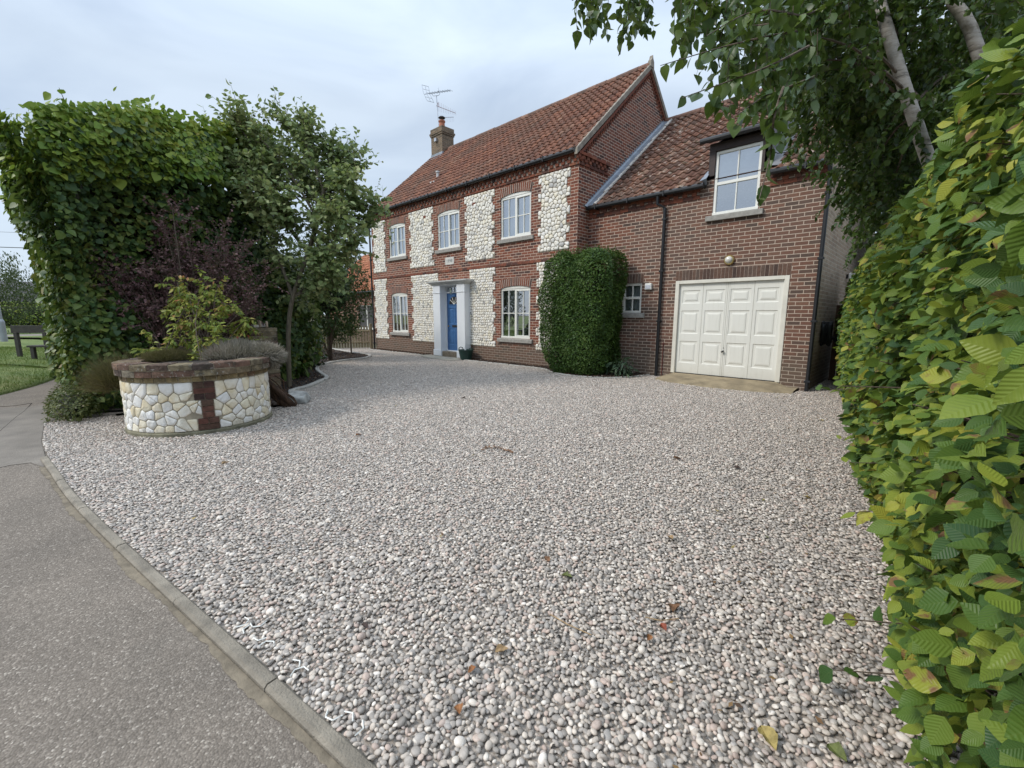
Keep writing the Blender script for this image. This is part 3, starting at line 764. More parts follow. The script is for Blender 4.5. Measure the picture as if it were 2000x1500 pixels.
def rubble(polys, gap, h, tomap, it=1, k=.25, rough=.25):
    """each polygon becomes a rounded stone; tomap(u, v, height) -> point"""
    V = []; F = []
    for poly in polys:
        if len(poly) < 3: continue
        P = np.array(poly); c = P.mean(0); r = np.hypot(*(P-c).T).mean()
        if r < gap*1.6: continue
        P = c+(P-c)*(1-gap/r); P = np.array(chaikin([tuple(x) for x in P], it, k)); n = len(P); hh = h*random.uniform(.55, 1.25); tl = np.array([random.gauss(0, .25), random.gauss(0, .25)])
        base = len(V)
        for sc, hz in ((1.0, -.35), (.99, .28), (.9, .68), (.68, .93), (.36, 1.0)):
            for p in P:
                d = (p-c)*sc; wob = random.uniform(-rough, rough)*hh*.45 if 0 < hz else 0
                V.append(tomap(c[0]+d[0], c[1]+d[1], hh*hz+wob+(d@tl)*hh*3*(hz > 0)))
        V.append(tomap(c[0], c[1], hh*1.0)); ctr = len(V)-1
        for rr in range(4):
            for i in range(n): F.append((base+rr*n+i, base+rr*n+(i+1) % n, base+(rr+1)*n+(i+1) % n, base+(rr+1)*n+i))
        for i in range(n): F.append((base+4*n+i, base+4*n+(i+1) % n, ctr))
    return V, F
def flint_panel(xa, xb, z0, z1, left=True, right=True, coursed=False, avoid=()):
    T = .225; top = z1
    def lim(z):
        k = int((top-z)/T) % 2
        return (xa+(.11 if (left and k) else 0), xb-(.11 if (right and k) else 0))
    S = []; Rr = []
    if coursed:
        hgt = .083; z = z0+hgt/2; r = 0
        while z < z1:
            a_, b_ = lim(z); x = a_+random.uniform(.01, .05)
            while x < b_-.02: S.append((x, z+random.gauss(0, .011))); x += random.uniform(.075, .125)
            z += hgt; r += 1
    else:
        s_ = .118; r = 0; z = z0+s_*.45
        while z < z1:
            a_, b_ = lim(z); x = a_+(.05 if r % 2 else .01)+random.uniform(0, .03)
            while x < b_-.01: S.append((x+random.gauss(0, .02), min(max(z+random.gauss(0, .026), z0+.01), z1-.01))); x += random.uniform(.10, .17)
            z += s_*.9; r += 1
    S = [(min(max(x, lim(z)[0]+.012), lim(z)[1]-.012), min(max(z, z0+.008), z1-.008)) for x, z in S]
    S = [s for s in S if not any(a[0]-.05 < s[0] < a[1]+.05 and a[2]-.03 < s[1] < a[3]+.03 for a in avoid)]
    for (x, z) in S:
        k = int((top-z)/T); narrow = (xa+(.11 if left else 0), xb-(.11 if right else 0)); a_, b_ = lim(z)
        if x < narrow[0] or x > narrow[1]: Rr.append((a_, b_, max(z0, top-(k+1)*T), min(z1, top-k*T)))
        elif (int((top-z)/T) % 2) == 0 : Rr.append((a_, b_, z0, z1) if False else (narrow[0]-.03 if left else a_, narrow[1]+.03 if right else b_, z0, z1))
        else: Rr.append((narrow[0], narrow[1], z0, z1))
    polys = voronoi(S, Rr)
    V, F = rubble(polys, .0055 if coursed else .0062, .023, lambda u, v, h: (u, -.008-h, v), 1, .24)
    me = bpy.data.meshes.new('flint_panel'); me.from_pydata(V, [], F); me.update(); me.shade_smooth()
    o = link('flint_panel', me, MT['flint'], house)
    b = MB(); k = 0; z = top
    while z > z0+.001:
        a_, b_ = lim(z-.01); b.box(a_, b_, -.008, -.0005, max(z0, z-T), z, ''); z -= T; k += 1
    b.build('grout', MT['flint_grout'], o)
airb = [(-4.02, -3.87, 4.82, 4.91), (-6.66, -6.51, 4.82, 4.91)]
for a in ((-1.31, -.24, 3.16, 5.145), (-4.41, -3.02, 3.16, 5.145), (-7.6, -6.09, 3.16, 5.145), (-10.32, -9.29, 3.16, 5.145)): flint_panel(*a, avoid=airb)
flint_panel(-1.34, -.24, .466, 2.893, coursed=True); flint_panel(-4.2, -3.0, .466, 2.893, left=False, coursed=True)
flint_panel(-7.57, -5.89, .466, 2.893, right=False, coursed=True); flint_panel(-10.36, -9.3, .466, 2.893, left=True, coursed=True)
for a in airb:
    b = MB(); b.bbox(a[0], a[1], -.03, 0, a[2], a[3], .004); b.build('air_brick', MT['brick_piece'], house)

# ---- windows
def arc_pts(x0, x1, zs, rise, n, thick=0.0):
    c = (x0+x1)/2; hw = (x1-x0)/2; r = (hw*hw+rise*rise)/(2*rise); zc = zs+rise-r; a = math.asin(hw/r)
    return [(c+(r+thick)*math.sin(-a+2*a*i/n), zc+(r+thick)*math.cos(-a+2*a*i/n)) for i in range(n+1)]
def brick_arch(x0, x1, zs, rise, y, parent, n=17, t=.228, name='brick_arch'):
    b = MB(); e = .012
    lo = arc_pts(x0-.02, x1+.02, zs-.0, rise, 200, 0); hi = arc_pts(x0-.02, x1+.02, zs, rise, 200, t)
    for i in range(n):
        a, c = int(200*i/n)+2, int(200*(i+1)/n)-2
        b.prism([lo[a], lo[c], hi[c], hi[a]], 'y', y-.007, y+.06)
    o = b.build(name, MT['brick_piece'], parent)
    m = MB(); k = list(range(0, 201, 10)); m.prism([lo[i] for i in k]+[hi[i] for i in reversed(k)], 'y', y-.003, y+.05); m.build('joint', MT['mortar'], o)
    return o
def window(x0, x1, z0, z1, y, head=True, cols=4, rows=2, m='frame_white', dress='net', sill=True, fw=.05, zbar=None):
    yf = y+.03; b = MB()
    b.bbox(x0, x0+fw, yf, yf+.06, z0, z1, .004); b.bbox(x1-fw, x1, yf, yf+.06, z0, z1, .004)
    b.bbox(x0+fw, x1-fw, yf, yf+.06, z1-fw, z1, .004); b.bbox(x0-.004, x1+.004, yf-.018, yf+.06, z0, z0+.055, .004)
    xm = (x0+x1)/2
    zb = z0+.055; zt = z1-fw
    if cols == 4:
        b.bbox(xm-.042, xm+.042, yf+.002, yf+.06, zb, zt, .004)
        # opening casement on the right stands slightly proud
        xa, xb_ = xm+.012, x1-fw+.016
        b.bbox(xa, xa+.035, yf-.014, yf+.03, zb, zt, .003); b.bbox(xb_-.035, xb_, yf-.014, yf+.03, zb, zt, .003)
        b.bbox(xa+.035, xb_-.035, yf-.014, yf+.03, zt-.03, zt, .003); b.bbox(xa+.035, xb_-.035, yf-.014, yf+.03, zb, zb+.04, .003)
        halves = [(x0+fw, xm-.042), (xm+.047, x1-fw-.019)]
    else: halves = [(x0+fw, x1-fw)]
    fo = b.build('window', MT[m], house)
    b = MB()
    for a, c in halves:
        b.bbox((a+c)/2-.012, (a+c)/2+.012, yf+.008, yf+.04, zb, zt, .003)
    zm = zbar if zbar else (zb+zt)/2+.01
    b.bbox(x0+fw, x1-fw, yf+.011, yf+.038, zm-.012, zm+.012, .003)
    if rows == 3: b.bbox(x0+fw, x1-fw, yf+.0, yf+.05, zm-.03, zm+.03, .003)
    b.build('glazing_bars', MT[m], fo)
    b = MB(); b.add([(x0+fw*.5, yf+.032, zb-.01), (x1-fw*.5, yf+.032, zb-.01), (x1-fw*.5, yf+.032, zt+.01), (x0+fw*.5, yf+.032, zt+.01)], [(0, 1, 2, 3)]); b.build('pane', MT['glass'], fo)
    if head:
        A = arc_pts(x0, x1, z1+.004, .072, 14); b = MB(); b.prism([(x0, z1-.001)]+A+[(x1, z1-.001)], 'y', yf-.012, yf+.06); b.build('arched_head', MT[m], fo)
        brick_arch(x0, x1, z1+.008, .072, y, house)
    if sill:
        b = MB(); b.prism([(y+.03, z0+.002), (y-.055, z0-.018), (y-.06, z0-.028), (y-.06, z0-.118), (y+.03, z0-.118)], 'x', x0-.11, x1+.11); b.build('sill', MT['stone_sill'], fo)
    if dress == 'net':
        n = 60; V = []; F = []
        for i in range(n+1):
            xx = x0+(x1-x0)*i/n; yy = y+.19+.012*math.sin(i*1.35)+.006*math.sin(i*.5); V += [(xx, yy, z0), (xx, yy, z1+.08)]
        for i in range(n): F.append((2*i, 2*i+2, 2*i+3, 2*i+1))
        b = MB(); b.add(V, F); b.build('curtain', MT['curtain'], fo, smooth=True)
    if dress == 'blind':
        b = MB(); b.box(x0+.04, x1-.04, y+.16, y+.168, z0+(z1-z0)*.50, z1+.05)
        for k in range(3): b.box(x0+.04, x1-.04, y+.15, y+.175, z0+(z1-z0)*(.5+.1*k), z0+(z1-z0)*(.5+.1*k)+.03)
        b.build('blind', MT['blind'], fo)
        b = MB(); b.box(x0+.02, x0+.2, y+.25, y+.33, z0, z1); b.build('curtain', MT['blind'], fo)
    return fo
for x0, x1 in WX: window(x0, x1, UZ[0], UZ[1], 0)
window(*WX[0], *LZ, 0, m='cream_paint', dress='none'); window(*WX[2], *LZ, 0, m='cream_paint', dress='blind')

# ---- front door and its white surround
def ring_panel(b, x0, x1, z0, z1, y, steps):
    """nested rectangles: steps = [(inset, dy)] ; last one filled"""
    base = len(b.v)
    for ins, dy in steps:
        b.v += [(x0+ins, y+dy, z0+ins), (x1-ins, y+dy, z0+ins), (x1-ins, y+dy, z1-ins), (x0+ins, y+dy, z1-ins)]
    for r in range(len(steps)-1):
        for k in range(4): b.f.append((base+r*4+k, base+r*4+(k+1) % 4, base+(r+1)*4+(k+1) % 4, base+(r+1)*4+k))
    e = base+(len(steps)-1)*4; b.f.append((e, e+1, e+2, e+3))
def face_with_panels(b, x0, x1, z0, z1, y, panels, steps):
    xs = sorted({x0, x1, *[p[0] for p in panels], *[p[1] for p in panels]}); zs = sorted({z0, z1, *[p[2] for p in panels], *[p[3] for p in panels]})
    for i in range(len(xs)-1):
        for j in range(len(zs)-1):
            cx, cz = (xs[i]+xs[i+1])/2, (zs[j]+zs[j+1])/2
            if any(p[0] < cx < p[1] and p[2] < cz < p[3] for p in panels): continue
            b.add([(xs[i], y, zs[j]), (xs[i+1], y, zs[j]), (xs[i+1], y, zs[j+1]), (xs[i], y, zs[j+1])], [(0, 1, 2, 3)])
    for p in panels: ring_panel(b, *p, y, steps)
sur = MB()
for x0, x1 in ((-5.89, -5.49), (-4.59, -4.185)):
    sur.bbox(x0, x1, -.25, .02, .25, 2.18, .008); sur.bbox(x0-.02, x1+.02, -.275, .02, .035, .25, .012)
    sur.bbox(x0-.014, x1+.014, -.265, .02, 2.18, 2.215, .008); sur.bbox(x0, x1, -.252, .02, 2.215, 2.44, .006)
sur.bbox(-5.49, -5.44, -.02, .07, .22, 2.44, .004); sur.bbox(-4.64, -4.59, -.02, .07, .22, 2.44, .004)
sur.box(-5.489, -4.591, -.245, .02, 2.425, 2.44); sur.bbox(-5.44, -4.64, -.02, .07, 2.185, 2.225, .004); sur.bbox(-5.44, -4.64, -.02, .07, 2.395, 2.424, .004)
sur.bbox(-5.44, -4.64, -.05, .07, .2, .235, .004)
so = sur.build('door_surround', MT['white_paint'], house)
b = MB()
prof = [(.02, 2.44), (-.26, 2.44), (-.275, 2.475), (-.31, 2.495), (-.34, 2.53), (-.365, 2.545), (-.37, 2.585), (.02, 2.60)]
for (xa, xb_) in ((-5.91, -4.165),):
    # moulded cornice returning at both ends
    n = len(prof); base = len(b.v)
    for e, sgn in ((xa, -1), (xb_, 1)):
        for (yy, zz) in prof: b.v.append((e+sgn*max(0, (-yy-.25))*1.6 if yy < 0 else e, yy, zz))
    for i in range(n-1): b.f.append((base+i, base+i+1, base+n+i+1, base+n+i))
    b.f.append(tuple(base+i for i in range(n-1, -1, -1))); b.f.append(tuple(base+n+i for i in range(n)))
    b.f.append((base, base+n, base+2*n-1, base+n-1))
    for e, sgn, o0 in ((xa, -1, 0), (xb_, 1, n)):
        pts = [(e+sgn*max(0, (-yy-.25))*1.6, .02, zz) for (yy, zz) in prof[1:-1]]; bb = len(b.v); b.v += pts
        for i in range(len(pts)-1): b.f.append((base+o0+1+i, base+o0+2+i, bb+i+1, bb+i))
MT['cornice'] = plain('cornice', (.55, .55, .53), .6, .15, 6)
b.build('cornice', MT['cornice'], so)
dx0, dx1 = -5.44, -4.64; xm = (dx0+dx1)/2
b = MB(); pan = []
for a_, c in ((dx0+.11, xm-.045), (xm+.045, dx1-.11)): pan += [(a_, c, .44, .98), (a_, c, 1.16, 1.68)]
face_with_panels(b, dx0, dx1, .236, 2.185, .012, pan, [(0, 0), (.012, .014), (.035, .014), (.06, .004)])
b.box(dx0, dx1, .03, .06, .236, 2.185)
door = b.build('front_door', MT['blue_paint'], house)
b = MB(); cx = xm; cz = 1.80; r = .275; N = 16      # fanlight in the door leaf
pts = [(cx+r*math.cos(math.pi*i/N), cz+r*math.sin(math.pi*i/N)) for i in range(N+1)]
b.prism(pts, 'y', .007, .0115); b.build('fan_glass', MT['glass_dark'] if 'glass_dark' in MT else MT['black_plastic'], door)
b = MB()
for i in range(N): b.tube([(pts[i][0], .006, pts[i][1]), (pts[i+1][0], .006, pts[i+1][1])], .012, 6)
b.tube([(cx-r, .006, cz), (cx+r, .006, cz)], .012, 6); b.build('fan_rim', MT['blue_paint'], door)
b = MB()
for a_ in (38, 68, 112, 142): b.tube([(cx, .004, cz), (cx+r*math.cos(R(a_)), .004, cz+r*math.sin(R(a_)))], .009, 6)
b.build('fan_bars', MT['frame_white'], door)
b = MB(); b.bbox(cx-.13, cx+.13, .0, .012, 1.03, 1.11, .006); b.build('letter_plate', MT['dark_metal'], door)
b = MB(); b.lathe([(.0, 0), (.03, .0), (.03, .02), (0, .03)], (0, 0, 0), 12); o = b.build('door_knob', MT['brass']); o.parent = door; o.rotation_euler = (R(90), 0, 0); o.location = Vector((dx0+.07, .01, 1.07))-house.location
b = MB(); b.add([(dx0, .03, 2.22), (dx1, .03, 2.22), (dx1, .03, 2.4), (dx0, .03, 2.4)], [(0, 1, 2, 3)]); fl_ = b.build('fanlight', MT['glass'], house)
b = MB(); b.bbox(xm-.015, xm+.015, .0, .04, 2.22, 2.4, .003); b.build('bar', MT['white_paint'], fl_)
b = MB(); b.bbox(-5.47, -4.61, -.22, .03, .03, .2, .01); b.build('door_step', plain('step_stone', (.17, .14, .10), .9, .3, 12, .4), house)
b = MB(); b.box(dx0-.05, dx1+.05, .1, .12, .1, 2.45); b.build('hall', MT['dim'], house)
# date stone
b = MB(); b.bbox(-5.47, -5.0, -.012, .05, 3.13, 3.375, .006); ds = b.build('date_stone', plain('pale_stone', (.60, .58, .53), .85, .1, 10, .2), house)
tcu = bpy.data.curves.new('lettering', 'FONT'); tcu.body = '1998'; tcu.size = .15; tcu.extrude = .002; tcu.align_x = 'CENTER'; tcu.align_y = 'CENTER'; tcu.space_character = 1.12
tcu.materials.append(plain('lettering', (.20, .22, .22), .9)); to = bpy.data.objects.new('lettering_curve', tcu); col.objects.link(to); bpy.context.view_layer.update()
lme = bpy.data.meshes.new_from_object(to.evaluated_get(bpy.context.evaluated_depsgraph_get())); bpy.data.objects.remove(to); lme.transform(Matrix.Translation((-5.235, -.0145, 3.25)) @ Matrix.Rotation(R(90), 4, 'X')); link('lettering', lme, None, ds)
# lantern over the door: hangs from the head of the surround
lan = empty('porch_lantern', (-5.04, -.12, 2.425), 'small clear glass lantern hanging over the blue front door', 'lantern')
b = MB(); b.tube([(-5.04, -.12, 2.425), (-5.04, -.12, 2.33)], .006, 6); b.lathe([(.03, 0), (.045, -.03)], (-5.04, -.12, 2.34), 6); 
for k in range(6): a_ = k*math.pi/3; b.tube([(-5.04+.045*math.cos(a_), -.12+.045*math.sin(a_), 2.31), (-5.04+.03*math.cos(a_), -.12+.03*math.sin(a_), 2.16)], .004, 4)
b.lathe([(.03, 0), (.012, -.03)], (-5.04, -.12, 2.16), 6); b.build('cage', MT['steel'], lan)
b = MB(); b.lathe([(.04, 0), (.028, -.14)], (-5.04, -.12, 2.305), 6); b.build('glass', MT['glass'], lan)

# ---- gutters and rainwater pipes
b = MB(); b.tube([(XL-.1, -.15, 5.478), (.03, -.15, 5.478)], .058, 10)
x = -10.2
while x < 0: b.box(x-.012, x+.012, -.215, -.08, 5.41, 5.54); x += 1.02
b.build('gutter', MT['black_plastic'], house)
def downpipe(pts, r=.036):
    b = MB(); b.tube(pts, r, 10)
    (x, y, zt), (_, _, zb) = pts[-2], pts[-1]; z = zt-.25
    while z > zb+.2: b.bbox(x-.05, x+.05, y-.042, y+.05, z-.02, z+.02, .004); z -= 1.15
    return b.build('drainpipe', MT['black_plastic'], house, smooth=False)
downpipe([(-10.445, -.15, 5.46), (-10.445, -.14, 5.3), (-10.445, -.06, 5.1), (-10.445, -.06, 0)])

# ---- chimney
CX0, CX1, CY0, CY1 = -10.25, -9.457, 3.024, 3.656
b = MB(); b.box(CX0, CX1, CY0, CY1, 7.7, 9.22); b.box(CX0-.03, CX1+.03, CY0-.03, CY1+.03, 9.22, 9.29); b.box(CX0-.055, CX1+.055, CY0-.055, CY1+.055, 9.29, 9.36)
b.box(CX0-.02, CX1+.02, CY0-.02, CY1+.02, 9.36, 9.53)
ch = b.build('chimney', MT['brick_chimney_x'], house)
# the right hand face needs its own bond direction
MT['brick_chimney_y'] = brick('brick_chimney_side', 'y', [(0, (.10, .08, .06)), (.5, (.17, .125, .085)), (1, (.22, .16, .11))], (.22, .19, .15), stain=False)
ch.data.materials.append(MT['brick_chimney_y'])
for p in ch.data.polygons:
    if abs(p.normal.x) > .5: p.material_index = 1
b = MB(); b.box(CX0-.012, CX1+.012, CY0-.02, CY1+.02, zr-.36-.1, zr-.13); 
b.box(CX0-.015, CX1+.25, CY0-.2, CY0+.02, zr-.47, zr-.38)
b.build('flashing', MT['lead'], ch)
pc = (-9.86, 3.34, 9.5)
b = MB(); b.lathe([(.16, 0), (.145, .06), (.12, .30), (.135, .34), (.15, .36), (.15, .40), (.12, .42), (.10, .42)], pc, 20); pot = b.build('pot', MT['terracotta'], ch, smooth=False)
b = MB(); b.lathe([(.15, .52), (.155, .535), (.10, .58), (.02, .6)], pc, 16)
for k in range(4): a_ = k*math.pi/2+.4; b.tube([(pc[0]+.11*math.cos(a_), pc[1]+.11*math.sin(a_), pc[2]+.4), (pc[0]+.12*math.cos(a_), pc[1]+.12*math.sin(a_), pc[2]+.53)], .008, 5)
b.build('cowl', MT['dark_metal'], ch)
# vent terminal on the front slope
vz = 6.36
b = MB(); b.tube([(-6.99, .9, vz-.1), (-6.99, .9, vz+.28)], .05, 10); b.lathe([(.075, .0), (.075, .05), (.05, .06)], (-6.99, .9, vz+.26), 12)
b.prism([(-7.14, .62), (-6.84, .62), (-6.84, 1.05), (-7.14, 1.05)], 'z', vz-.16, vz-.1); b.build('roof_vent', plain('vent_grey', (.52, .52, .52), .6), house)

# ============================================================ garage wing
GY, WXR = .51, 5.15; wz, wy, WR = 4.203, .39, 4.524; WS = (7.445-wz)/(WR-wy)
wholes = [(2.43, 4.69, -.05, 2.235), (1.06, 1.59, 1.514, 2.235), (3.13, 4.01, 3.56, 4.30)]
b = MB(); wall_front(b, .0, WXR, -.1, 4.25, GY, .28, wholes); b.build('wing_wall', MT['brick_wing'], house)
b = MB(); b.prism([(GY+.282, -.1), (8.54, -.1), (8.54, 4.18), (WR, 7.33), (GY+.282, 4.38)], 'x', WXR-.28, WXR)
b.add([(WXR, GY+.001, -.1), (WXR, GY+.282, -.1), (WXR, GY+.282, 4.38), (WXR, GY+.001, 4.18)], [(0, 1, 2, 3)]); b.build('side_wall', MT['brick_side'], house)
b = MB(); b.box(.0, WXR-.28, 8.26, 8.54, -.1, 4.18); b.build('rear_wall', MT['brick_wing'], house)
b = MB(); b.box(.02, WXR-.29, GY+.29, 8.2, 2.6, 2.75); b.box(.02, WXR-.29, GY+.29, 8.2, -.08, .1); b.build('storey_floor', MT['dim'], house)
dz_ = lambda y: 5.03+.47*(y-.36)          # plane of the dormer roof
keep = lambda x, y: not (2.98 < x < 4.13 and wz+WS*(y-wy) < dz_(y)-.02)
Lw = (WR-wy)/math.cos(math.atan(WS))
wroof = tiles_obj('roof', MT['tile_wing'], house, .2, WXR+.08, wy-.04, wz-.03, WS, Lw+.04, .208, .262, keep=keep)
b = MB(); b.prism([(wy+.05, wz-.02), (WR, wz+WS*(WR-wy)-.04), (WR, wz+WS*(WR-wy)-.15), (GY, wz-.05)], 'x', .0, 2.98); b.prism([(wy+.05, wz-.02), (WR, wz+WS*(WR-wy)-.04), (WR, wz+WS*(WR-wy)-.15), (GY, wz-.05)], 'x', 4.13, WXR-.01)
b.prism([(3.3, wz+WS*(3.3-wy)-.04), (WR, wz+WS*(WR-wy)-.04), (WR, wz+WS*(WR-wy)-.15), (3.3, wz+WS*(3.3-wy)-.15)], 'x', 2.98, 4.13); b.build('roof_deck', MT['dim'], wroof)
b = MB(); b.prism([(WR, 7.43), (8.7, 4.15), (8.7, 4.07), (WR, 7.3)], 'x', .0, WXR+.08); b.build('rear_slope', MT['tile_wing'], wroof)
ridge(.02, WXR+.08, WR, 7.43, MT['ridge'], wroof)
# lead soaker and saw-toothed flashing against the main gable
b = MB(); cs = 1/math.sqrt(1+WS*WS); sn = WS*cs
def rp(y, n): return (y-n*sn, wz+WS*(y-wy)+n*cs)
V = []
ys = np.linspace(wy-.05, WR, 24)
for y in ys:
    a_ = rp(y, .03); c = rp(y, .055); V += [(.004, *rp(y, .09)), (.05, *c), (.2, *a_)]
F = []
for i in range(len(ys)-1):
    for j in range(2): F.append((i*3+j, i*3+j+1, i*3+j+4, i*3+j+3))
b.add(V, F)
nt_ = 42; y0_, y1_ = wy+.05, WR-.05; st = (y1_-y0_)/nt_
for i in range(nt_):
    y = y0_+i*st; a_ = rp(y, .0); c = rp(y+st, .0); top = (y+st*.25, wz+WS*(y-wy)+.205+random.uniform(-.008, .008))
    b.prism([a_, c, (c[0], c[1]+.10), top, (a_[0], a_[1]+.10)], 'x', .002, .010+.002*(i % 2))
b.build('lead_flashing', MT['lead'], house)
b = MB()
for i in range(26):
    y = wy+.02+i*.16; h_ = rp(y, .055); b.tube([(.24+random.uniform(-.02, .02), *rp(y, .035)), (.25+random.uniform(-.02, .02), *rp(y+.15, .03))], random.uniform(.035, .055), 6)
b.build('mortar_fillet', plain('fillet', (.52, .48, .43), .9, .3, 9, .5), house)
b = MB(); b.tube([(.03, wy-.03, wz-.03), (2.97, wy-.03, wz-.03)], .056, 10); b.tube([(4.2, wy-.03, wz-.03), (WXR+.1, wy-.03, wz-.03)], .056, 10)
x = .3
while x < 5.2:
    if not 2.9 < x < 4.2: b.box(x-.012, x+.012, wy-.095, wy+.1, wz-.1, wz+.02)
    x += .9
b.build('gutter', MT['black_plastic'], house)
downpipe([(1.95, wy-.03, wz-.05), (1.95, wy-.02, wz-.24), (2.094, GY-.055, wz-.33), (2.094, GY-.055, -.02)])
downpipe([(5.166, wy-.03, wz-.05), (5.166, GY-.055, wz-.3), (5.166, GY-.055, -.02)])
MT['brick_brown'] = islands('brick_brown', [(0, (.06, .04, .034)), (.4, (.115, .068, .05)), (.7, (.135, .08, .058)), (1, (.10, .072, .058))], .85, 20, .4, .5, 60, .25)
# brick details of the wing
def soldier(x0, x1, z0, z1, y, n):
    b = MB(); w = (x1-x0)/n
    for i in range(n): b.box(x0+i*w+.004, x0+(i+1)*w-.004, y-.006, y+.1, z0+.003, z1-.004)
    o = b.build('soldier_course', MT['brick_brown'], house); m = MB(); m.box(x0, x1, y-.002, y+.09, z0, z1); m.build('joint', MT['mortar'], o)
soldier(2.42, 4.70, 2.235, 2.46, GY, 30); soldier(1.02, 1.63, 2.238, 2.455, GY, 8)
for (xa, xb_) in ((.01, 2.85), (4.2, 5.13)):
    b = MB(); x = xa
    while x < xb_-.1: b.box(x, x+.1025, GY-.028, GY+.02, 4.02, 4.09); x += .205
    x = xa
    while x < xb_-.05:
        x2 = min(x+.221, xb_); b.box(x+.004, x2, GY-.018, GY+.02, 3.945, 4.016); b.box(x+.004, x2, GY-.04, GY+.02, 4.094, 4.165); x += .225
    b.build('dentil_course', MT['brick_piece'], house)
# small window and its neighbours
window(1.06, 1.59, 1.514, 2.235, GY, head=False, cols=2, rows=3, m='cream_paint', dress='net', fw=.06)
b = MB(); b.bbox(1.695, 1.861, GY-.07, GY+.01, 2.06, 2.21, .01); vb = b.build('vent_box', MT['frame_white'], house)
b = MB(); b.bbox(1.715, 1.84, GY-.078, GY-.068, 2.075, 2.17, .004); b.build('vent_flap', plain('flap_grey', (.5, .52, .56), .5), vb)
b = MB(); b.tube([(2.22, GY-.02, .05), (2.22, GY-.02, .8), (2.22, GY+.02, .83)], .011, 6); b.build('red_pipe', plain('red_lead', (.12, .025, .02), .6), house)
# garage door
b = MB(); fw = .085; f0 = .128
b.bbox(2.43, 2.43+fw, GY-.012, GY+.09, f0, 2.232, .004); b.bbox(4.69-fw, 4.69, GY-.012, GY+.09, f0, 2.232, .004); b.bbox(2.43+fw, 4.69-fw, GY-.012, GY+.09, 2.232-.072, 2.232, .004)
gf = b.build('garage_door_frame', plain('frame_cream', (.70, .67, .58), .55, .08, 5), house)
b = MB(); pans = []
cols_ = [(2.585, 2.985), (3.10, 3.50), (3.615, 4.015), (4.13, 4.53)]
for a_, c in cols_: pans += [(a_, c, .375, .875), (a_, c, 1.045, 1.565), (a_, c, 1.725, 2.015)]
face_with_panels(b, 2.52, 4.60, .145, 2.156, GY+.045, pans, [(0, 0), (.014, .013), (.055, .013), (.062, .004), (.09, -.001)])
b.box(2.52, 4.60, GY+.065, GY+.09, .145, 2.156)
gd = b.build('garage_door', MT['cream_paint'], house)
b = MB()
for x in (3.043, 3.557, 4.072): b.box(x-.0035, x+.0035, GY+.042, GY+.046, .15, 2.15)
b.box(3.52, 3.524, GY+.0425, GY+.046, .15, 2.15); b.box(3.590, 3.594, GY+.0425, GY+.046, .15, 2.15)
b.build('seam', plain('seam', (.42, .40, .34), .7), gd)
b = MB(); b.tube([(3.555, GY+.045, .685), (3.555, GY+.0, .685)], .014, 8); b.tube([(3.53, GY-.0, .67), (3.58, GY-.0, .70)], .017, 8)
b.build('handle', MT['black_plastic'], gd); b = MB(); b.tube([(3.558, GY+.046, .76), (3.558, GY+.035, .76)], .01, 8); b.build('lock', MT['black_plastic'], gd)
b = MB(); b.box(2.5, 4.62, GY+.25, GY+.27, .0, 2.5); b.build('garage_lining', MT['dim'], house)
b = MB(); b.box(2.52, 4.6, GY+.03, GY+.09, .126, .144); b.build('rubber_seal', MT['black_plastic'], gd)
# dormer
yd = GY-.022
b = MB(); b.bbox(3.0, 3.128, yd, yd+.12, 4.36, 4.99, .004); b.bbox(4.012, 4.12, yd, yd+.12, 4.25, 4.99, .004); b.bbox(3.0, 4.12, yd-.004, yd+.13, 4.835, 5.0, .004)
b.prism([(yd+.12, 4.30), (yd+.12, 5.0), (2.9, dz_(2.9)-.06), (3.25, wz+WS*(3.25-wy))], 'x', 3.0, 3.06)
dor = b.build('dormer', MT['brown_wood'], house)
b = MB(); b.prism([(yd+.0, 4.27), (yd+.0, 5.0), (3.1, dz_(3.1)-.04), (3.3, wz+WS*(3.3-wy))], 'x', 4.065, 4.128); 
for i in range(7):      # lead sheets dressed down on to the tiles
    y = .45+i*.42; p, q = rp(y, .075), rp(y+.40, .07); b.add([(4.12, p[0], p[1]+.05), (4.2, *p), (4.36+.01*(i % 2), p[0], p[1]-.025), (4.36+.01*(i % 2), q[0], q[1]-.025), (4.2, *q), (4.12, q[0], q[1]+.05)], [(0, 1, 4, 5), (1, 2, 3, 4)])
MT['old_lead'] = plain('old_lead', (.20, .20, .205), .7, .35, 4, .4, 14, metal=.2)
b.build('lead_cheek', MT['old_lead'], dor)
Ld = (3.45-.33)/math.cos(math.atan(.47))
tiles_obj('dormer_roof', MT['tile_wing'], dor, 2.93, 4.16, .33, dz_(.33)+.0, .47, Ld, .205, .262)
b = MB(); b.prism([(.36, dz_(.36)), (3.3, dz_(3.3)), (3.3, dz_(3.3)-.1), (.5, dz_(.5)-.06)], 'x', 2.94, 4.15); b.build('soffit', MT['brown_wood'], dor)
b = MB(); b.tube([(2.87, .30, 5.03), (4.2, .30, 5.03)], .056, 10); b.tube([(4.15, .32, 5.0), (4.15, .46, 4.85), (4.15, .47, 4.3)], .03, 8); b.build('dormer_gutter', MT['black_plastic'], dor)
b = MB()
V = [(2.86, *rp(.42, .06)), (3.02, *rp(.42, .1)), (3.02, *rp(.75, .11)), (2.9, *rp(.75, .07)), (3.0, GY-.05, 4.2), (2.84, GY-.05, 4.19)]
b.add(V, [(0, 1, 2, 3), (5, 4, 1, 0)]); b.build('lead_apron', MT['lead'], dor)
window(3.13, 4.012, 3.562, 4.829, GY-.015, head=False, cols=2, rows=3, m='frame_white', dress='none', fw=.055, zbar=4.19)
b = MB(); b.box(3.15, 3.99, GY+.12, GY+.128, 4.2, 4.82)
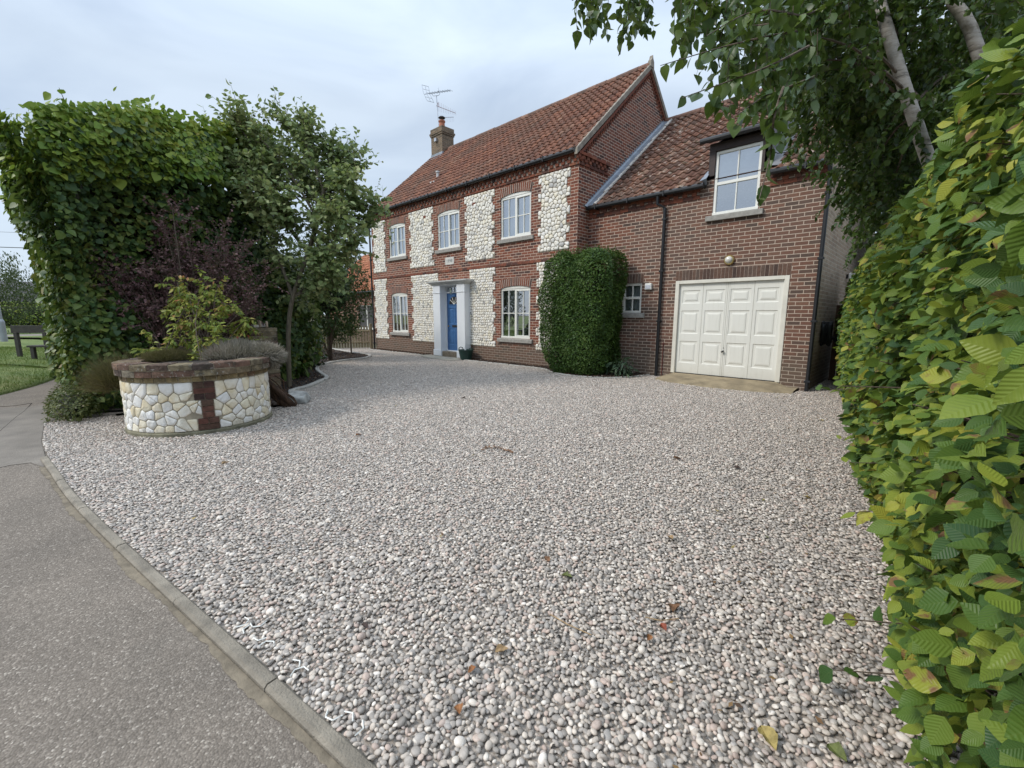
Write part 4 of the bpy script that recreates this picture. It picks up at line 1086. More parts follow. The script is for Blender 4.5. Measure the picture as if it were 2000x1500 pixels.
for k in range(3): b.box(3.15, 3.99, GY+.112, GY+.13, 4.22+.2*k, 4.235+.2*k)
b.build('blind', MT['curtain'], dor)

# ============================================================ things in the garden
# ---- round stone planter
WC = np.array([-.21, -8.2]); WRr = .80
well = empty('well_planter', (WC[0], WC[1], 0), 'low round planter of white flint and old brick, like a well head, on the gravel', 'planter')
b = MB(); b.lathe([(WRr-.012, -.05), (WRr-.012, .70), (.58, .70), (.58, .3)], (WC[0], WC[1], 0), 64, cap=False); b.build('core', MT['old_mortar'], well)
b = MB(); b.lathe([(WRr+.02, -.05), (WRr+.016, .045), (WRr-.01, .06)], (WC[0], WC[1], 0), 64, cap=False); b.build('plinth', plain('mossy_plinth', (.19, .175, .115), .95, .4, 6, .6, 40), well)
cyl = lambda u, v, h: (WC[0]+(WRr-.012+h)*math.cos(u/WRr), WC[1]+(WRr-.012+h)*math.sin(u/WRr), v)
colang = math.radians(-8)
def bw(z):        # the brick strip steps in and out: half width, offset, band
    return (.105, 0, .432, .66) if z > .432 else ((.058, .02, .209, .432) if z > .209 else (.105, .015, .05, .209))
S = []; s_ = .108; z = .085; r = 0; rects = []
def colw(z): return .115 if int(z/.075) % 4 in (0, 1, 3) and int(z/.075) % 2 == 0 else .07
while z < .64:
    u = -math.pi*WRr+random.uniform(0, .1)
    while u < math.pi*WRr:
        zz = min(max(z+random.gauss(0, .028), .065), .645); uu = u+random.gauss(0, .02)
        if abs(uu-colang*WRr-bw(zz)[1]) > bw(zz)[0]+.012: S.append((uu, zz))
        u += random.uniform(.075, .165)
    z += s_*.86; r += 1
for (u, z) in S:
    hw, of, za, zb_ = bw(z); c = colang*WRr+of; nearc = abs(u-c) < .21
    rects.append((max(u-.3, c+hw+.004) if u > c else u-.3, min(u+.3, c-hw-.004) if u < c else u+.3, max(.058, za) if nearc else .058, min(.655, zb_) if nearc else .655))
V, F = rubble(voronoi(S, rects), .0055, .015, cyl, 1, .11, .45)
me = bpy.data.meshes.new('stone_facing'); me.from_pydata(V, [], F); me.update(); me.shade_smooth(); link('stone_facing', me, MT['well_stone'], well)
def curved_brick(b, a0, a1, r0, r1, z0, z1, n=3, j=.004):
    base = len(b.v); dr = random.uniform(-.004, .004)
    for i in range(n+1):
        a_ = a0+(a1-a0)*i/n
        for (rr, zz) in ((r0, z0), (r1+dr, z0), (r1+dr+.0, z1-.008), (r1+dr-.008, z1), (r0, z1)): b.v.append((WC[0]+rr*math.cos(a_), WC[1]+rr*math.sin(a_), zz))
    for i in range(n):
        for k in range(5): b.f.append((base+i*5+k, base+(i+1)*5+k, base+(i+1)*5+(k+1) % 5, base+i*5+(k+1) % 5))
    b.f.append(tuple(base+k for k in range(5))); b.f.append(tuple(base+n*5+k for k in range(4, -1, -1)))
b = MB(); hb_ = MB()
for (z0, z1, r0, r1, n, ph) in ((.662, .722, .7, .803, 40, .2), (.728, .800, .62, .848, 25, .1), (.805, .872, .58, .852, 24, .0)):
    for i in range(n):
        a0 = 2*math.pi*(i+ph)/n; a1 = 2*math.pi*(i+1+ph)/n; g_ = .005/r1; zj = random.uniform(-.004, .004); curved_brick(hb_ if z0 < .7 else b, a0+g_, a1-g_, r0, r1, z0+zj, z1+zj)
b.build('coping', MT['old_brick'], well)
b = hb_; b.build('header_course', islands('header_brick', [(0, (.10, .085, .06)), (.4, (.20, .155, .08)), (.7, (.24, .19, .105)), (1, (.12, .075, .055))], .95, 16, .6, .8, 40, .15, lichen_glints=True), well)
b = MB()
for i, z in enumerate(np.arange(.065, .655, .0745)):
    hw, of = bw(z+.037)[:2]; segs = [(of-hw, of+hw)] if i % 2 == 0 or hw < .07 else [(of-hw, of-.004), (of+.004, of+hw)]
    for (p, q) in segs: curved_brick(b, colang+p/WRr, colang+q/WRr, .74, .806, z, z+.066, 2)
b.build('brick_pillar', islands('pillar_brick', [(0, (.045, .03, .027)), (.4, (.10, .045, .034)), (.7, (.08, .055, .04)), (1, (.125, .058, .042))], .9, 16, .5, .7, 40, .2), well)
b = MB(); b.lathe([(.794, .655), (.797, .726), (.84, .729), (.843, .865), (.6, .868), (.6, .7)], (WC[0], WC[1], 0), 64, cap=False); b.build('joint', MT['old_mortar'], well)
b = MB(); b.lathe([(.0, .83), (.3, .84), (.62, .80)], (WC[0], WC[1], 0), 32, cap=False); b.build('planting_soil', MT['soil'], well)

# ---- green garden tub beside the door
tub = empty('garden_tub', (-4.02, -.34, .02), 'dark green flexible garden tub with two handles, beside the right door pilaster', 'tub')
c = (-4.02, -.36, .02); MT['green_plastic'] = plain('green_plastic', (.012, .042, .034), .45, .15, 8)
b = MB(); b.lathe([(.0, .02), (.17, .0), (.175, .01), (.24, .30), (.255, .31), (.255, .325), (.235, .325), (.165, .03), (.0, .03)], c, 32, cap=False); b.build('tub_body', MT['green_plastic'], tub, smooth=False)
for sx in (-1, 1):
    b = MB(); b.tube([(c[0]+sx*.245, c[1]-.085, c[2]+.315), (c[0]+sx*.255, c[1]-.075, c[2]+.37), (c[0]+sx*.26, c[1], c[2]+.395), (c[0]+sx*.255, c[1]+.075, c[2]+.37), (c[0]+sx*.245, c[1]+.085, c[2]+.315)], .014, 8); b.build('handle', MT['green_plastic'], tub)

# ---- wall lamp, security light, charging cable, side gate
lp = empty('wall_lamp', (3.557, GY, 2.607), 'round brass bulkhead lamp on the brickwork above the cream garage door', 'lamp')
b = MB(); b.lathe([(.0, 0), (.105, 0), (.105, .035), (.09, .055), (.072, .055), (.072, .02)], (0, 0, 0), 28, cap=False); o = b.build('rim', MT['brass']); o.parent = lp; o.rotation_euler = (R(90), 0, 0)
b = MB(); b.lathe([(.075, .04), (.07, .075), (.045, .10), (.0, .108)], (0, 0, 0), 24, cap=False); o = b.build('glass_dome', plain('ribbed_glass', (.62, .60, .54), .15, .1, 9, .3, 30), None, smooth=True); o.parent = lp; o.rotation_euler = (R(90), 0, 0)
sl = empty('security_light', (WXR, 3.83, 2.4), 'small white security light high on the pale side wall past the gate', 'lamp')
b = MB(); b.bbox(WXR, WXR+.06, 3.80, 3.86, 2.34, 2.44, .008); b.build('bracket', MT['black_plastic'], sl)
b = MB(); b.bbox(WXR+.05, WXR+.17, 3.76, 3.90, 2.33, 2.47, .015); b.build('lamp_head', MT['frame_white'], sl)
ev = empty('charging_cable', (WXR, 1.36, 1.28), 'black charging cable coiled on a hook on the side wall beside the gate', 'cable')
b = MB(); b.bbox(WXR, WXR+.12, 1.31, 1.43, 1.22, 1.34, .01); b.build('hook', MT['black_plastic'], ev)
b = MB()
for i in range(9):
    xx = WXR+.03+.018*i; pts = []
    hh = random.uniform(.2, .25); ww = random.uniform(.15, .19)
    for k in range(25):
        a_ = 2*math.pi*k/24; pts.append((xx+.006*math.sin(3*a_+i), 1.37+ww*.75*math.sin(a_), 1.10+hh*math.cos(a_)))
    b.tube(pts, .0115, 6, caps=False)
b.tube([(WXR+.19, 1.42, 1.02), (WXR+.24, 1.52, .93), (WXR+.27, 1.6, .88), (WXR+.26, 1.63, .96), (WXR+.22, 1.56, 1.05)], .014, 6)
b.build('coil', MT['black_plastic'], ev)
b = MB(); b.tube([(WXR+.2, 1.47, 1.03), (WXR+.25, 1.55, .93), (WXR+.27, 1.58, .84)], [.022, .026, .03], 8); b.build('plug', MT['black_plastic'], ev)
gt = empty('side_gate', (5.75, 2.6, 0), 'tall brown timber gate between the side wall and the beech hedge', 'gate')
MT['gate_wood'] = islands('gate_wood', [(0, (.075, .042, .024)), (.5, (.11, .062, .034)), (1, (.14, .082, .046))], .8, 10, .4, .4, 60)
b = MB(); x = 5.33
while x < 6.5: b.bbox(x, x+.118, 2.6, 2.625, .07, 1.66, .004); x += .122
b.build('boards', MT['gate_wood'], gt)
b = MB(); b.bbox(5.2, 5.31, 2.55, 2.66, -.05, 1.69, .006); b.build('post', MT['gate_wood'], gt)
for z in (.3, 1.4):
    b = MB(); b.bbox(5.33, 6.48, 2.575, 2.6, z, z+.09, .004); b.build('ledge', MT['gate_wood'], gt)

# ---- television aerial on the chimney
ae = empty('television_aerial', (-10.0, 3.0, 8.95), 'television aerial with three booms on a leaning mast strapped to the chimney', 'aerial')
mt_, mb_ = np.array([-10.06, 3.0, 10.75]), np.array([-9.84, 3.0, 8.9])
mt_ = at(852.5, 187, 20.83); mb_ = at(858, 268, 20.75)
sc_ = np.linalg.norm(mt_-CAM); 
b = MB(); b.tube([mb_, mt_], .02, 6); b.build('mast', MT['steel'], ae)
b = MB(); D0 = 20.8
p0, p1 = at(829, 184, D0-.2), at(879, 176.5, D0+.2); b.tube([p0, p1], .014, 6)
for k in range(9):
    f = .2+.8*k/8; p = p0+(p1-p0)*f; q = np.array([.25, .9, 0])*.16; b.tube([p-q, p+q], .007, 5); b.tube([p+np.array([0, 0, -.05]), p+np.array([0, 0, .05])], .012, 5)
b.tube([at(843.5, 180, D0), at(844, 184, D0), at(846.5, 187.5, D0), at(852, 187, D0), at(857, 186, D0), at(859, 183, D0), at(858.5, 180, D0)], .012, 5)
for dz, dx in ((1, -3.0), (-1, 7.5)):
    c0 = at(833.5, 183, D0); tip = at(833.5+dx, 183-dz*15.5, D0); q = np.array([.25, .9, 0])*.18
    for s in (-1, 0, 1): b.tube([c0+q*s, tip+q*s], .009, 5)
    b.tube([tip-q, tip+q], .009, 5); b.tube([c0+(tip-c0)*.5-q, c0+(tip-c0)*.5+q], .007, 5)
b.tube([at(856, 171, D0), at(856.5, 178.5, D0)], [.006, .03], 6)
b.build('yagi', MT['steel'], ae)
b = MB(); p0, p1 = at(852, 206.5, D0), at(890, 221, D0); b.tube([p0, p1], .013, 6)
for k in range(11):
    p = p0+(p1-p0)*(.1+.9*k/10); h = .22-.012*k; b.tube([p+np.array([0, 0, -h]), p+np.array([0, 0, h])], .005, 4)
b.tube([at(854, 207, D0), at(855, 200.5, D0), at(856.5, 200.5, D0), at(857, 209, D0)], .012, 5)
b.build('log_periodic', plain('aerial_red', (.35, .26, .27), .5), ae)
b = MB(); p0, p1 = at(854, 229.8, D0), at(886, 228.6, D0); b.tube([p0, p1], .013, 6)
for k in range(7):
    p = p0+(p1-p0)*(.45+.55*k/6); b.tube([p, p+np.array([0, 0, -.22])], .004, 4)
b.build('boom', MT['steel'], ae)
b = MB(); b.bbox(-9.92, -9.78, 2.93, 3.03, 8.95, 9.1, .01); b.build('bracket', MT['steel'], ae)

# ---- picket fence, timber screen and the low neighbouring building
MT['fence_wood'] = islands('fence_wood', [(0, (.12, .095, .058)), (.5, (.19, .15, .09)), (1, (.25, .20, .12))], .85, 10, .4, .4, 60)
fe = empty('picket_fence', (-11.6, -1.4, 0), 'low weathered wooden picket fence running from the left corner of the house', 'fence')
A, Bq = np.array([-10.52, -.1]), np.array([-13.6, -4.2]); Lf = np.linalg.norm(Bq-A); df = (Bq-A)/Lf; nf = np.array([-df[1], df[0]])
b = MB(); s = .1
while s < Lf:
    p = A+df*s; w_ = df*.036; t_ = nf*.011; h = 1.0+random.uniform(-.01, .01)
    q = [p-w_-t_, p+w_-t_, p+w_+t_, p-w_+t_]; base = len(b.v)
    for (zz) in (.05, h-.06): b.v += [(v[0], v[1], zz) for v in q]
    b.v += [(p[0]-t_[0], p[1]-t_[1], h), (p[0]+t_[0], p[1]+t_[1], h)]
    b.f += [tuple(base+i for i in f) for f in ((0,1,5,4),(1,2,6,5),(2,3,7,6),(3,0,4,7),(4,5,8),(5,6,9,8),(6,7,9),(7,4,8,9))]
    s += .115
b.build('pickets', MT['fence_wood'], fe)
for z in (.28, .76):
    b = MB(); p, q = A+nf*.03, Bq+nf*.03; b.tube([(p[0], p[1], z), (q[0], q[1], z)], .03, 4); b.build('rail', MT['fence_wood'], fe)
for s in (.05, 1.8, 3.5, 5.0):
    p = A+df*s+nf*.06; b = MB(); b.bbox(p[0]-.045, p[0]+.045, p[1]-.045, p[1]+.045, -.05, 1.08, .008); b.build('post', MT['fence_wood'], fe)
sc2 = empty('timber_screen', tuple(ground(610, 690)[:2])+(0,), 'tan timber fence panel with arched openings glimpsed between the dark shrubs', 'fence')
b = MB(); c0 = at(578, 640, 17.5); c1 = at(650, 640, 18.5); dq = (c1-c0)/np.linalg.norm((c1-c0)[:2]); n = 16
for i in range(n):
    f0, f1 = i/n, (i+.9)/n; pa, pb = c0+(c1-c0)*f0, c0+(c1-c0)*f1; top = 1.42+.10*math.sin(i/n*math.pi*3)
    lo = .05 if i % 8 not in (3, 4, 5) else .0; 
    if i % 8 in (4,): b.prism([(pa[0], .05), (pb[0], .05), (pb[0], .8), (pa[0], .8)], 'y', pa[1]-.0, pa[1]+.03)
    else: b.prism([(pa[0], .05), (pb[0], .05), (pb[0], top), (pa[0], top)], 'y', pa[1]-.0, pa[1]+.03)
b.build('boards', plain('tan_wood', (.36, .25, .13), .8, .25, 8, .3), sc2)
b = MB(); b.box(min(c0[0], c1[0]), max(c0[0], c1[0]), max(c0[1], c1[1])+.02, max(c0[1], c1[1])+.06, .3, .38); b.build('rail', MT['fence_wood'], sc2)
nb = empty('low_outbuilding', (-15, 2.2, 0), 'low brick building with orange pantile roof behind the picket fence', 'building')
b = MB(); wall_front(b, -20, -11.0, -.1, 2.75, 2.0, .25, [(-15.9, -14.15, .75, 1.95)]); b.box(-11.25, -11.0, 2.25, 6, -.1, 2.75); b.build('wall', MT['brick_front'], nb)
b = MB(); b.bbox(-15.9, -14.15, 2.06, 2.12, 1.9, 1.95); b.bbox(-14.23, -14.15, 2.06, 2.12, .75, 1.9); b.bbox(-15.05, -14.98, 2.06, 2.12, .75, 1.9); b.bbox(-15.95, -14.1, 1.9, 2.12, .68, .77); wf = b.build('window', MT['frame_white'], nb)
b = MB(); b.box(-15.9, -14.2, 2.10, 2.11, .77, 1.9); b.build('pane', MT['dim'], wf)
rf = tiles_obj('roof', tilemat('tile_orange', [(0, (.30, .10, .05)), (.5, (.40, .15, .075)), (1, (.48, .21, .11))], .8), nb, -20.3, -10.85, 1.72, 2.62, .84, 4.0, .21, .27)
b = MB(); b.prism([(1.76, 2.6), (4.8, 5.15), (7.9, 2.6), (4.8, 5.0)], 'x', -20.2, -10.95); b.build('roof_deck', MT['dim'], rf)
b = MB(); b.tube([(-20.2, 1.72, 2.6), (-10.9, 1.72, 2.6)], .055, 8); b.build('gutter', MT['black_plastic'], nb)

# ---- brick pier behind the planter, with rubble on it; old log and flint beside the planter
pi = empty('brick_pier', (-1.95, -6.92, 0), 'short old brick pier standing behind the round planter', 'pier')
b = MB()
for k in range(16):
    z = .02+k*.075
    for i in range(2):
        if k % 2: b.bbox(-2.17+.225*i, -1.955+.225*i, -7.14, -6.70, z, z+.066, .005)
        else: b.bbox(-2.17, -1.735, -7.14+.225*i, -6.925+.225*i, z, z+.066, .005)
b.build('brickwork', MT['old_brick'], pi)
b = MB(); b.box(-2.16, -1.745, -7.13, -6.71, -.05, 1.2); b.build('joint', MT['old_mortar'], pi)
MT['pale_block'] = plain('pale_block', (.50, .47, .42), .9, .2, 12, .4)
for (x, y, z, a_, w, h, lab) in ((-1.83, -7.03, 1.22, 10, .13, .05, 'pale flat stone chip lying on the front of the brick pier'), (-2.02, -6.83, 1.22, -20, .11, .06, 'pale stone chip lying on the back corner of the brick pier'),
                            (-1.92, -6.92, 1.22, 30, .055, .12, 'narrow upright tan brick end standing on the brick pier'), (-1.85, -6.83, 1.22, 5, .05, .11, 'shorter tan brick end upright at the right edge of the brick pier')):
    b = MB(); b.bbox(-w/2, w/2, -w*.35, w*.35, 0, h, .01); o = b.build('loose_stone', MT['pale_block'] if h < .1 else plain('tan_block', (.48, .38, .27), .9, .2, 12, .4)); o.location = (x, y, z); o.rotation_euler = (0, 0, R(a_)); tag(o, lab, 'stone', 'loose stones on the brick pier')
def rock(name, c, r, m, seed, label, cat, ax=(1, 1, 1)):
    tV, tF = ico(3); rr = np.random.default_rng(seed); V = tV.copy()
    for _ in range(14):
        n = rr.normal(size=3); n /= np.linalg.norm(n); dcut = rr.uniform(.72, .95); ov = V@n-dcut; V -= np.outer(np.maximum(ov, 0), n)
    V += rr.normal(0, .012, V.shape); V = V*np.array(ax)*r+np.array(c); me = mesh_np(name, V, tF); me.shade_smooth() ; o = link(name, me, m, None, (c[0], c[1], c[2])); return tag(o, label, cat)
rock('boulder', (-.66, -6.80, .07), .25, plain('grey_flint', (.33, .33, .31), .8, .45, 8, .8, 12), 3, 'lumpy grey flint boulder half in the gravel right of the planter', 'boulder', (1, .8, .55))
lg = empty('old_log', (-.58, -7.14, 0), 'rotting dark log leaning against the right side of the round planter', 'log')
MT['log'] = barkmat('log_bark', (.025, .014, .009), (.10, .055, .03), (14, 14, 4))
b = MB(); b.tube([(-.42, -7.02, .0), (-.58, -7.2, .22), (-.74, -7.36, .48)], [.085, .075, .06], 10); b.tube([(-.36, -6.98, .0), (-.42, -7.12, .2), (-.6, -7.35, .52)], [.05, .05, .035], 8); b.build('timber', MT['log'], lg, smooth=True)
b = MB()
for i in range(7):
    p = np.array([-.62+random.uniform(-.15, .1), -7.25+random.uniform(-.1, .2), .5]); pts = [p]
    for k in range(5): p = p+np.array([random.uniform(-.03, .09), random.uniform(.0, .10), -.09]); pts.append(p)
    b.tube(pts, .011, 5)
b.build('roots', MT['log'], lg)

# ---- the green beyond the footway: bench, street lamp, cables, houses
MT['bench_wood'] = plain('bench_wood', (.045, .04, .033), .8, .3, 12, .4, 40)
bp = at(62, 690, 12.5); fx = np.array([_cy*.9-.43*_sy*0, _sy, 0]); fx = fx/np.linalg.norm(fx); fy = np.array([-fx[1], fx[0], 0]); zb = float(lawn_h(bp[None, :2])[0])
be = empty('park_bench', (bp[0], bp[1], zb), 'dark wooden park bench standing on the grass beyond the footway', 'bench')
def obox(b, o, x0, x1, y0, y1, z0, z1):
    base = len(b.v); b.bbox(x0, x1, y0, y1, z0, z1, .005)
    for i in range(base, len(b.v)):
        v = b.v[i]; q = np.array(o)+fx*v[0]+fy*v[1]+np.array([0, 0, v[2]]); b.v[i] = tuple(q)
O = (bp[0], bp[1], zb-.02)
b = MB(); obox(b, O, -.47, 1.1, .0, .05, .74, .95); b.build('backrest', MT['bench_wood'], be)
b = MB(); obox(b, O, .30, 1.1, -.42, -.05, .36, .41); b.build('seat', MT['bench_wood'], be)
for x, y, h in ((-.36, .02, .76), (.42, .02, .76), (.42, -.38, .37), (1.0, .02, .76), (1.0, -.38, .37)):
    b = MB(); obox(b, O, x-.05, x+.05, y-.03, y+.05, 0, h); b.build('leg', MT['bench_wood'], be)
q = at(9, 668, 17.0); zl = .37
la = empty('street_lamp', (q[0], q[1], zl), 'grey metal street lamp post with a yellowed lantern at the far left', 'street lamp')
b = MB(); b.lathe([(.10, 0), (.10, .75), (.085, .82), (.055, .86), (.045, 2.9), (.045, 2.95)], (q[0], q[1], zl), 14); b.build('post', plain('galvanised', (.33, .345, .37), .5, .15, 4, metal=.4), la)
b = MB(); b.lathe([(.05, 2.9), (.12, 2.95), (.19, 3.25)], (q[0], q[1], zl), 12, cap=False); b.build('lantern', plain('lantern_glass', (.48, .46, .36), .3), la)
b = MB(); b.lathe([(.20, 3.25), (.20, 3.28), (.05, 3.36), (.0, 3.37)], (q[0], q[1], zl), 12, cap=False); b.build('canopy', plain('lantern_top', (.52, .42, .10), .5), la)
for i, (y0_, y1_, rr_, lab) in enumerate(((446, 450, .012, 'upper thin overhead cable left of the tall hedge'), (478, 479, .03, 'lower thick overhead cable left of the tall hedge'))):
    b = MB(); p0, p1 = at(-900, y0_-40, 60), at(300, y1_+12, 30); b.tube([p0*(1-f)+p1*f-np.array([0, 0, 1.6*f*(1-f)]) for f in np.linspace(0, 1, 12)], rr_, 5); o = b.build('overhead_cable', MT['black_plastic'], None, tuple(p0)); tag(o, lab, 'cable', 'overhead cables')
fh = at(70, 590, 42); far = empty('far_house', (fh[0], fh[1], .4), 'distant house with a dark grey roof beyond the green', 'house')
b = MB(); zz = lambda px, py: at(px, py, 42)
x0, y0 = fh[0], fh[1]
b.box(x0-6, x0, y0-3, y0+9, .3, 2.6); b.build('wall', plain('far_wall', (.22, .15, .11), .9), far)
b = MB(); b.prism([(x0+.5, 2.5), (x0-3, 4.6), (x0-6.5, 2.5)], 'y', y0-3.4, y0+9); b.build('roof', plain('slate', (.085, .08, .08), .8, .25, 3), far)

# ---- fallen leaves, each one a thing
def dead_leaf(seed, s):
    rr = random.Random(seed); b = MB(); n = 7; V = []
    for i in range(n+1):
        t = i/n; w = .33*math.sin(math.pi*t**.8)*s*(1+rr.uniform(-.12, .12)); y = (t-.5)*s
        for k in (-1, -.5, 0, .5, 1): V.append((w*k, y, abs(k)**1.6*w*rr.uniform(.5, 1.1)+.25*s*(t-.5)**2*rr.uniform(.4, 1.4)+.003))
    F = [(i*5+k, i*5+k+1, (i+1)*5+k+1, (i+1)*5+k) for i in range(n) for k in range(4)]
    me = bpy.data.meshes.new('fallen_leaf'); me.from_pydata(V, [], F); me.update(); return me
LC = {'brown': (.17, .085, .04), 'orange': (.27, .115, .04), 'yellow': (.34, .26, .085), 'tan': (.33, .22, .11), 'green': (.12, .14, .035), 'red': (.24, .055, .025), 'dark': (.05, .028, .02)}
LM = {k: plain('leaf_'+k, v, .7, .4, 30, .5, 60) for k, v in LC.items()}
for i, (px, py, cn, s, lab) in enumerate([
    (980, 1272, 'tan', .075, 'curled tan fallen leaf in the middle foreground gravel'), (1500, 1445, 'yellow', .11, 'large crumpled yellow fallen leaf by the foot of the beech hedge'),
    (1318, 1190, 'brown', .10, 'large crumpled brown fallen leaf in the right foreground gravel'), (1310, 1052, 'tan', .075, 'upright tan fallen leaf on the gravel beyond the crumpled brown one'),
    (897, 1388, 'orange', .06, 'small bright orange fallen leaf close to the kerb corner'), (1108, 1127, 'green', .08, 'olive green fallen leaf standing in the gravel'),
    (1322, 896, 'brown', .10, 'brown fallen leaf on the gravel well in front of the garage door'), (712, 1225, 'dark', .06, 'dark brown fallen leaf near the kerb'),
    (905, 778, 'dark', .10, 'dark fallen leaf on the far gravel towards the front door'), (1575, 972, 'yellow', .07, 'yellow fallen leaf near the hedge in the middle distance'),
    (1400, 999, 'yellow', .06, 'small pale yellow fallen leaf left of the hedge'), (1296, 1226, 'red', .055, 'small dark red fallen leaf just below the crumpled brown leaf'),
    (1268, 1248, 'orange', .05, 'small orange fallen leaf beside the dark red one'), (1636, 1474, 'green', .09, 'green fallen leaf at the bottom edge under the hedge'),
    (700, 850, 'orange', .09, 'orange fallen leaf on the gravel right of the planter'), (1605, 822, 'yellow', .09, 'yellow fallen leaf on the gravel by the side passage'),
    (1440, 915, 'dark', .09, 'dark fallen leaf in front of the garage, right of the brown one'), (1068, 1093, 'brown', .06, 'brown fallen leaf just beyond the olive green one'),
    (922, 1310, 'orange', .05, 'tiny orange fallen leaf beside the curled tan one'), (440, 905, 'tan', .09, 'tan fallen leaf on the gravel in front of the planter')]):
    p = ground(px, py, .022); o = bpy.data.objects.new('fallen_leaf', dead_leaf(i, s*.8)); col.objects.link(o); o.data.materials.append(LM[cn])
    o.location = p; o.rotation_euler = (random.uniform(-.3, .3), random.uniform(-.3, .3), random.uniform(0, 6.28)); tag(o, lab, 'leaf', 'fallen leaves on the gravel')
b = MB()
for i in range(420):
    x = random.uniform(-1, 6.9); y = random.uniform(-9, .2)
    if random.random() < .4: y = random.uniform(-8.5, .5); x = 6.6-.148*(y+7.55)-abs(random.gauss(0, .25))
    if y < KY(x)+.1 or math.hypot(x+.21, y+8.2) < .95 or (y > -.3 and x < 5.2): continue
    w = random.uniform(.006, .018); a_ = random.uniform(0, 6.28); p = np.array([x, y, .024+random.uniform(0, .008)]); d_ = np.array([math.cos(a_), math.sin(a_), random.uniform(-.3, .5)])*w; e_ = np.array([-math.sin(a_), math.cos(a_), random.uniform(-.3, .3)])*w*.5
    b.add([p-d_, p-e_, p+d_, p+e_], [(0, 1, 2, 3)])
MT['debris'] = islands('debris', [(0, (.05, .03, .018)), (.4, (.14, .075, .035)), (.7, (.24, .15, .06)), (.9, (.10, .11, .03)), (1, (.35, .26, .10))], .8, 20, .3, .3)
tag(b.build('leaf_debris', MT['debris']), 'scattered small scraps of dead leaf over the gravel', 'leaf debris', kind='stuff')
tw = empty('leaf_clump', tuple(ground(970, 880)), 'curved line of dead brown leaf scraps in the middle of the gravel', 'leaf litter')
b = MB()
for i in range(26):
    f = i/25; p = ground(942+58*f, 876+8*f*f-5*math.sin(f*3)+random.uniform(-2, 2), .03); w = random.uniform(.012, .03); a_ = random.uniform(0, 3); d_ = np.array([math.cos(a_), math.sin(a_), random.uniform(-.3, .6)])*w; e_ = np.array([-math.sin(a_), math.cos(a_), random.uniform(-.4, .4)])*w*.6
    b.add([p-d_, p-e_, p+d_, p+e_], [(0, 1, 2, 3)])
b.build('scraps', LM['brown'], tw)
for (q, lab) in (([(1075, 1200), (1110, 1220), (1155, 1240)], 'thin pale straw lying across the foreground gravel'), ([(1260, 1205), (1290, 1212), (1325, 1208)], 'short brown twig beside the crumpled brown leaf')):
    b = MB(); b.tube([ground(x, y, .03+.004*(i % 2)) for i, (x, y) in enumerate(q)], .0028, 5); p = ground(*q[0], .03); tag(b.build('dry_twig', LM['tan'], None, tuple(p)), lab, 'twig')
# edge of the white plastic gravel grid showing through by the kerb
gg = MB()
for (px, py) in ((470, 1215), (490, 1228), (512, 1240), (520, 1262), (570, 1300), (585, 1315), (655, 1390), (672, 1405), (692, 1420), (505, 1215)):
    c = ground(px, py, .019); a0 = random.uniform(0, 1); k0 = random.randint(0, 5)
    for k in range(k0, k0+random.randint(2, 3)):
        a1, a2 = a0+k*math.pi/3, a0+(k+1)*math.pi/3; gg.tube([c+np.array([math.cos(a1), math.sin(a1), 0])*.034, c+np.array([math.cos(a2), math.sin(a2), 0])*.034], .003, 4)
tag(gg.build('gravel_grid', MT['frame_white'], None, tuple(ground(520, 1262))), 'broken edge of white honeycomb gravel grid showing beside the kerb', 'gravel grid', kind='stuff')

# ============================================================ plants
def leaf_t(n, w, fold=.25, curl=.15, peak=.8, wavy=0.0):
    V = [(0, 0, 0)]; UV = [(.5, 0)]; F = []
    for i in range(1, n):
        t = i/n; hw = w*math.sin(math.pi*t**peak); z = -curl*t*t; wv = wavy*(1 if i % 2 else -1)
        V += [(-hw, t, z+fold*hw+wv), (0, t, z), (hw, t, z+fold*hw+wv)]; UV += [(.5-.5*hw/w, t), (.5, t), (.5+.5*hw/w, t)]
    V.append((0, 1, -curl)); UV.append((.5, 1)); T = len(V)-1
    F += [(0, 2, 1), (0, 3, 2)]
    for i in range(1, n-1):
        a = 1+(i-1)*3; c = a+3; F += [(a, a+1, c+1), (a, c+1, c), (a+1, a+2, c+2), (a+1, c+2, c+1)]
    a = 1+(n-2)*3; F += [(a, a+1, T), (a+1, a+2, T)]
    return np.array(V, float), np.array(F), np.array(UV)
def unit(A): return A/(np.linalg.norm(A, axis=1)[:, None]+1e-9)
def leaves(name, m, parent, P, N, D, S, tmpl, wj=.12):
    n = len(P); N = unit(N); D = unit(D-(D*N).sum(1)[:, None]*N); X = np.cross(D, N)
    S = np.asarray(S) if hasattr(S, '__len__') else np.full(n, S)
    wsc = S*(1+rng.normal(0, wj, n))
    V, F, uv = scatter(tmpl[0], tmpl[1], P, X*wsc[:, None], D*S[:, None], N*(S*rng.uniform(-.4, 2.4, n))[:, None], tmpl[2])
    me = mesh_np(name, V, F, uv); return link(name, me, m, parent)
def rnd(n, s=1.0): return rng.normal(0, s, (n, 3))
T_far = leaf_t(3, .30, .25, .12); T_mid = leaf_t(4, .31, .25, .15); T_near = leaf_t(8, .325, .22, .14, .82, .012); T_round = leaf_t(5, .43, .18, .12, .75); T_thin = leaf_t(3, .16, .2, .2)
T_dot = (np.array([(0, 0, 0), (-.35, .5, .08), (.35, .5, .08), (0, 1, 0)]), np.array([(0, 2, 1), (1, 2, 3)]), np.array([(.5, 0), (0, .5), (1, .5), (.5, 1)]))

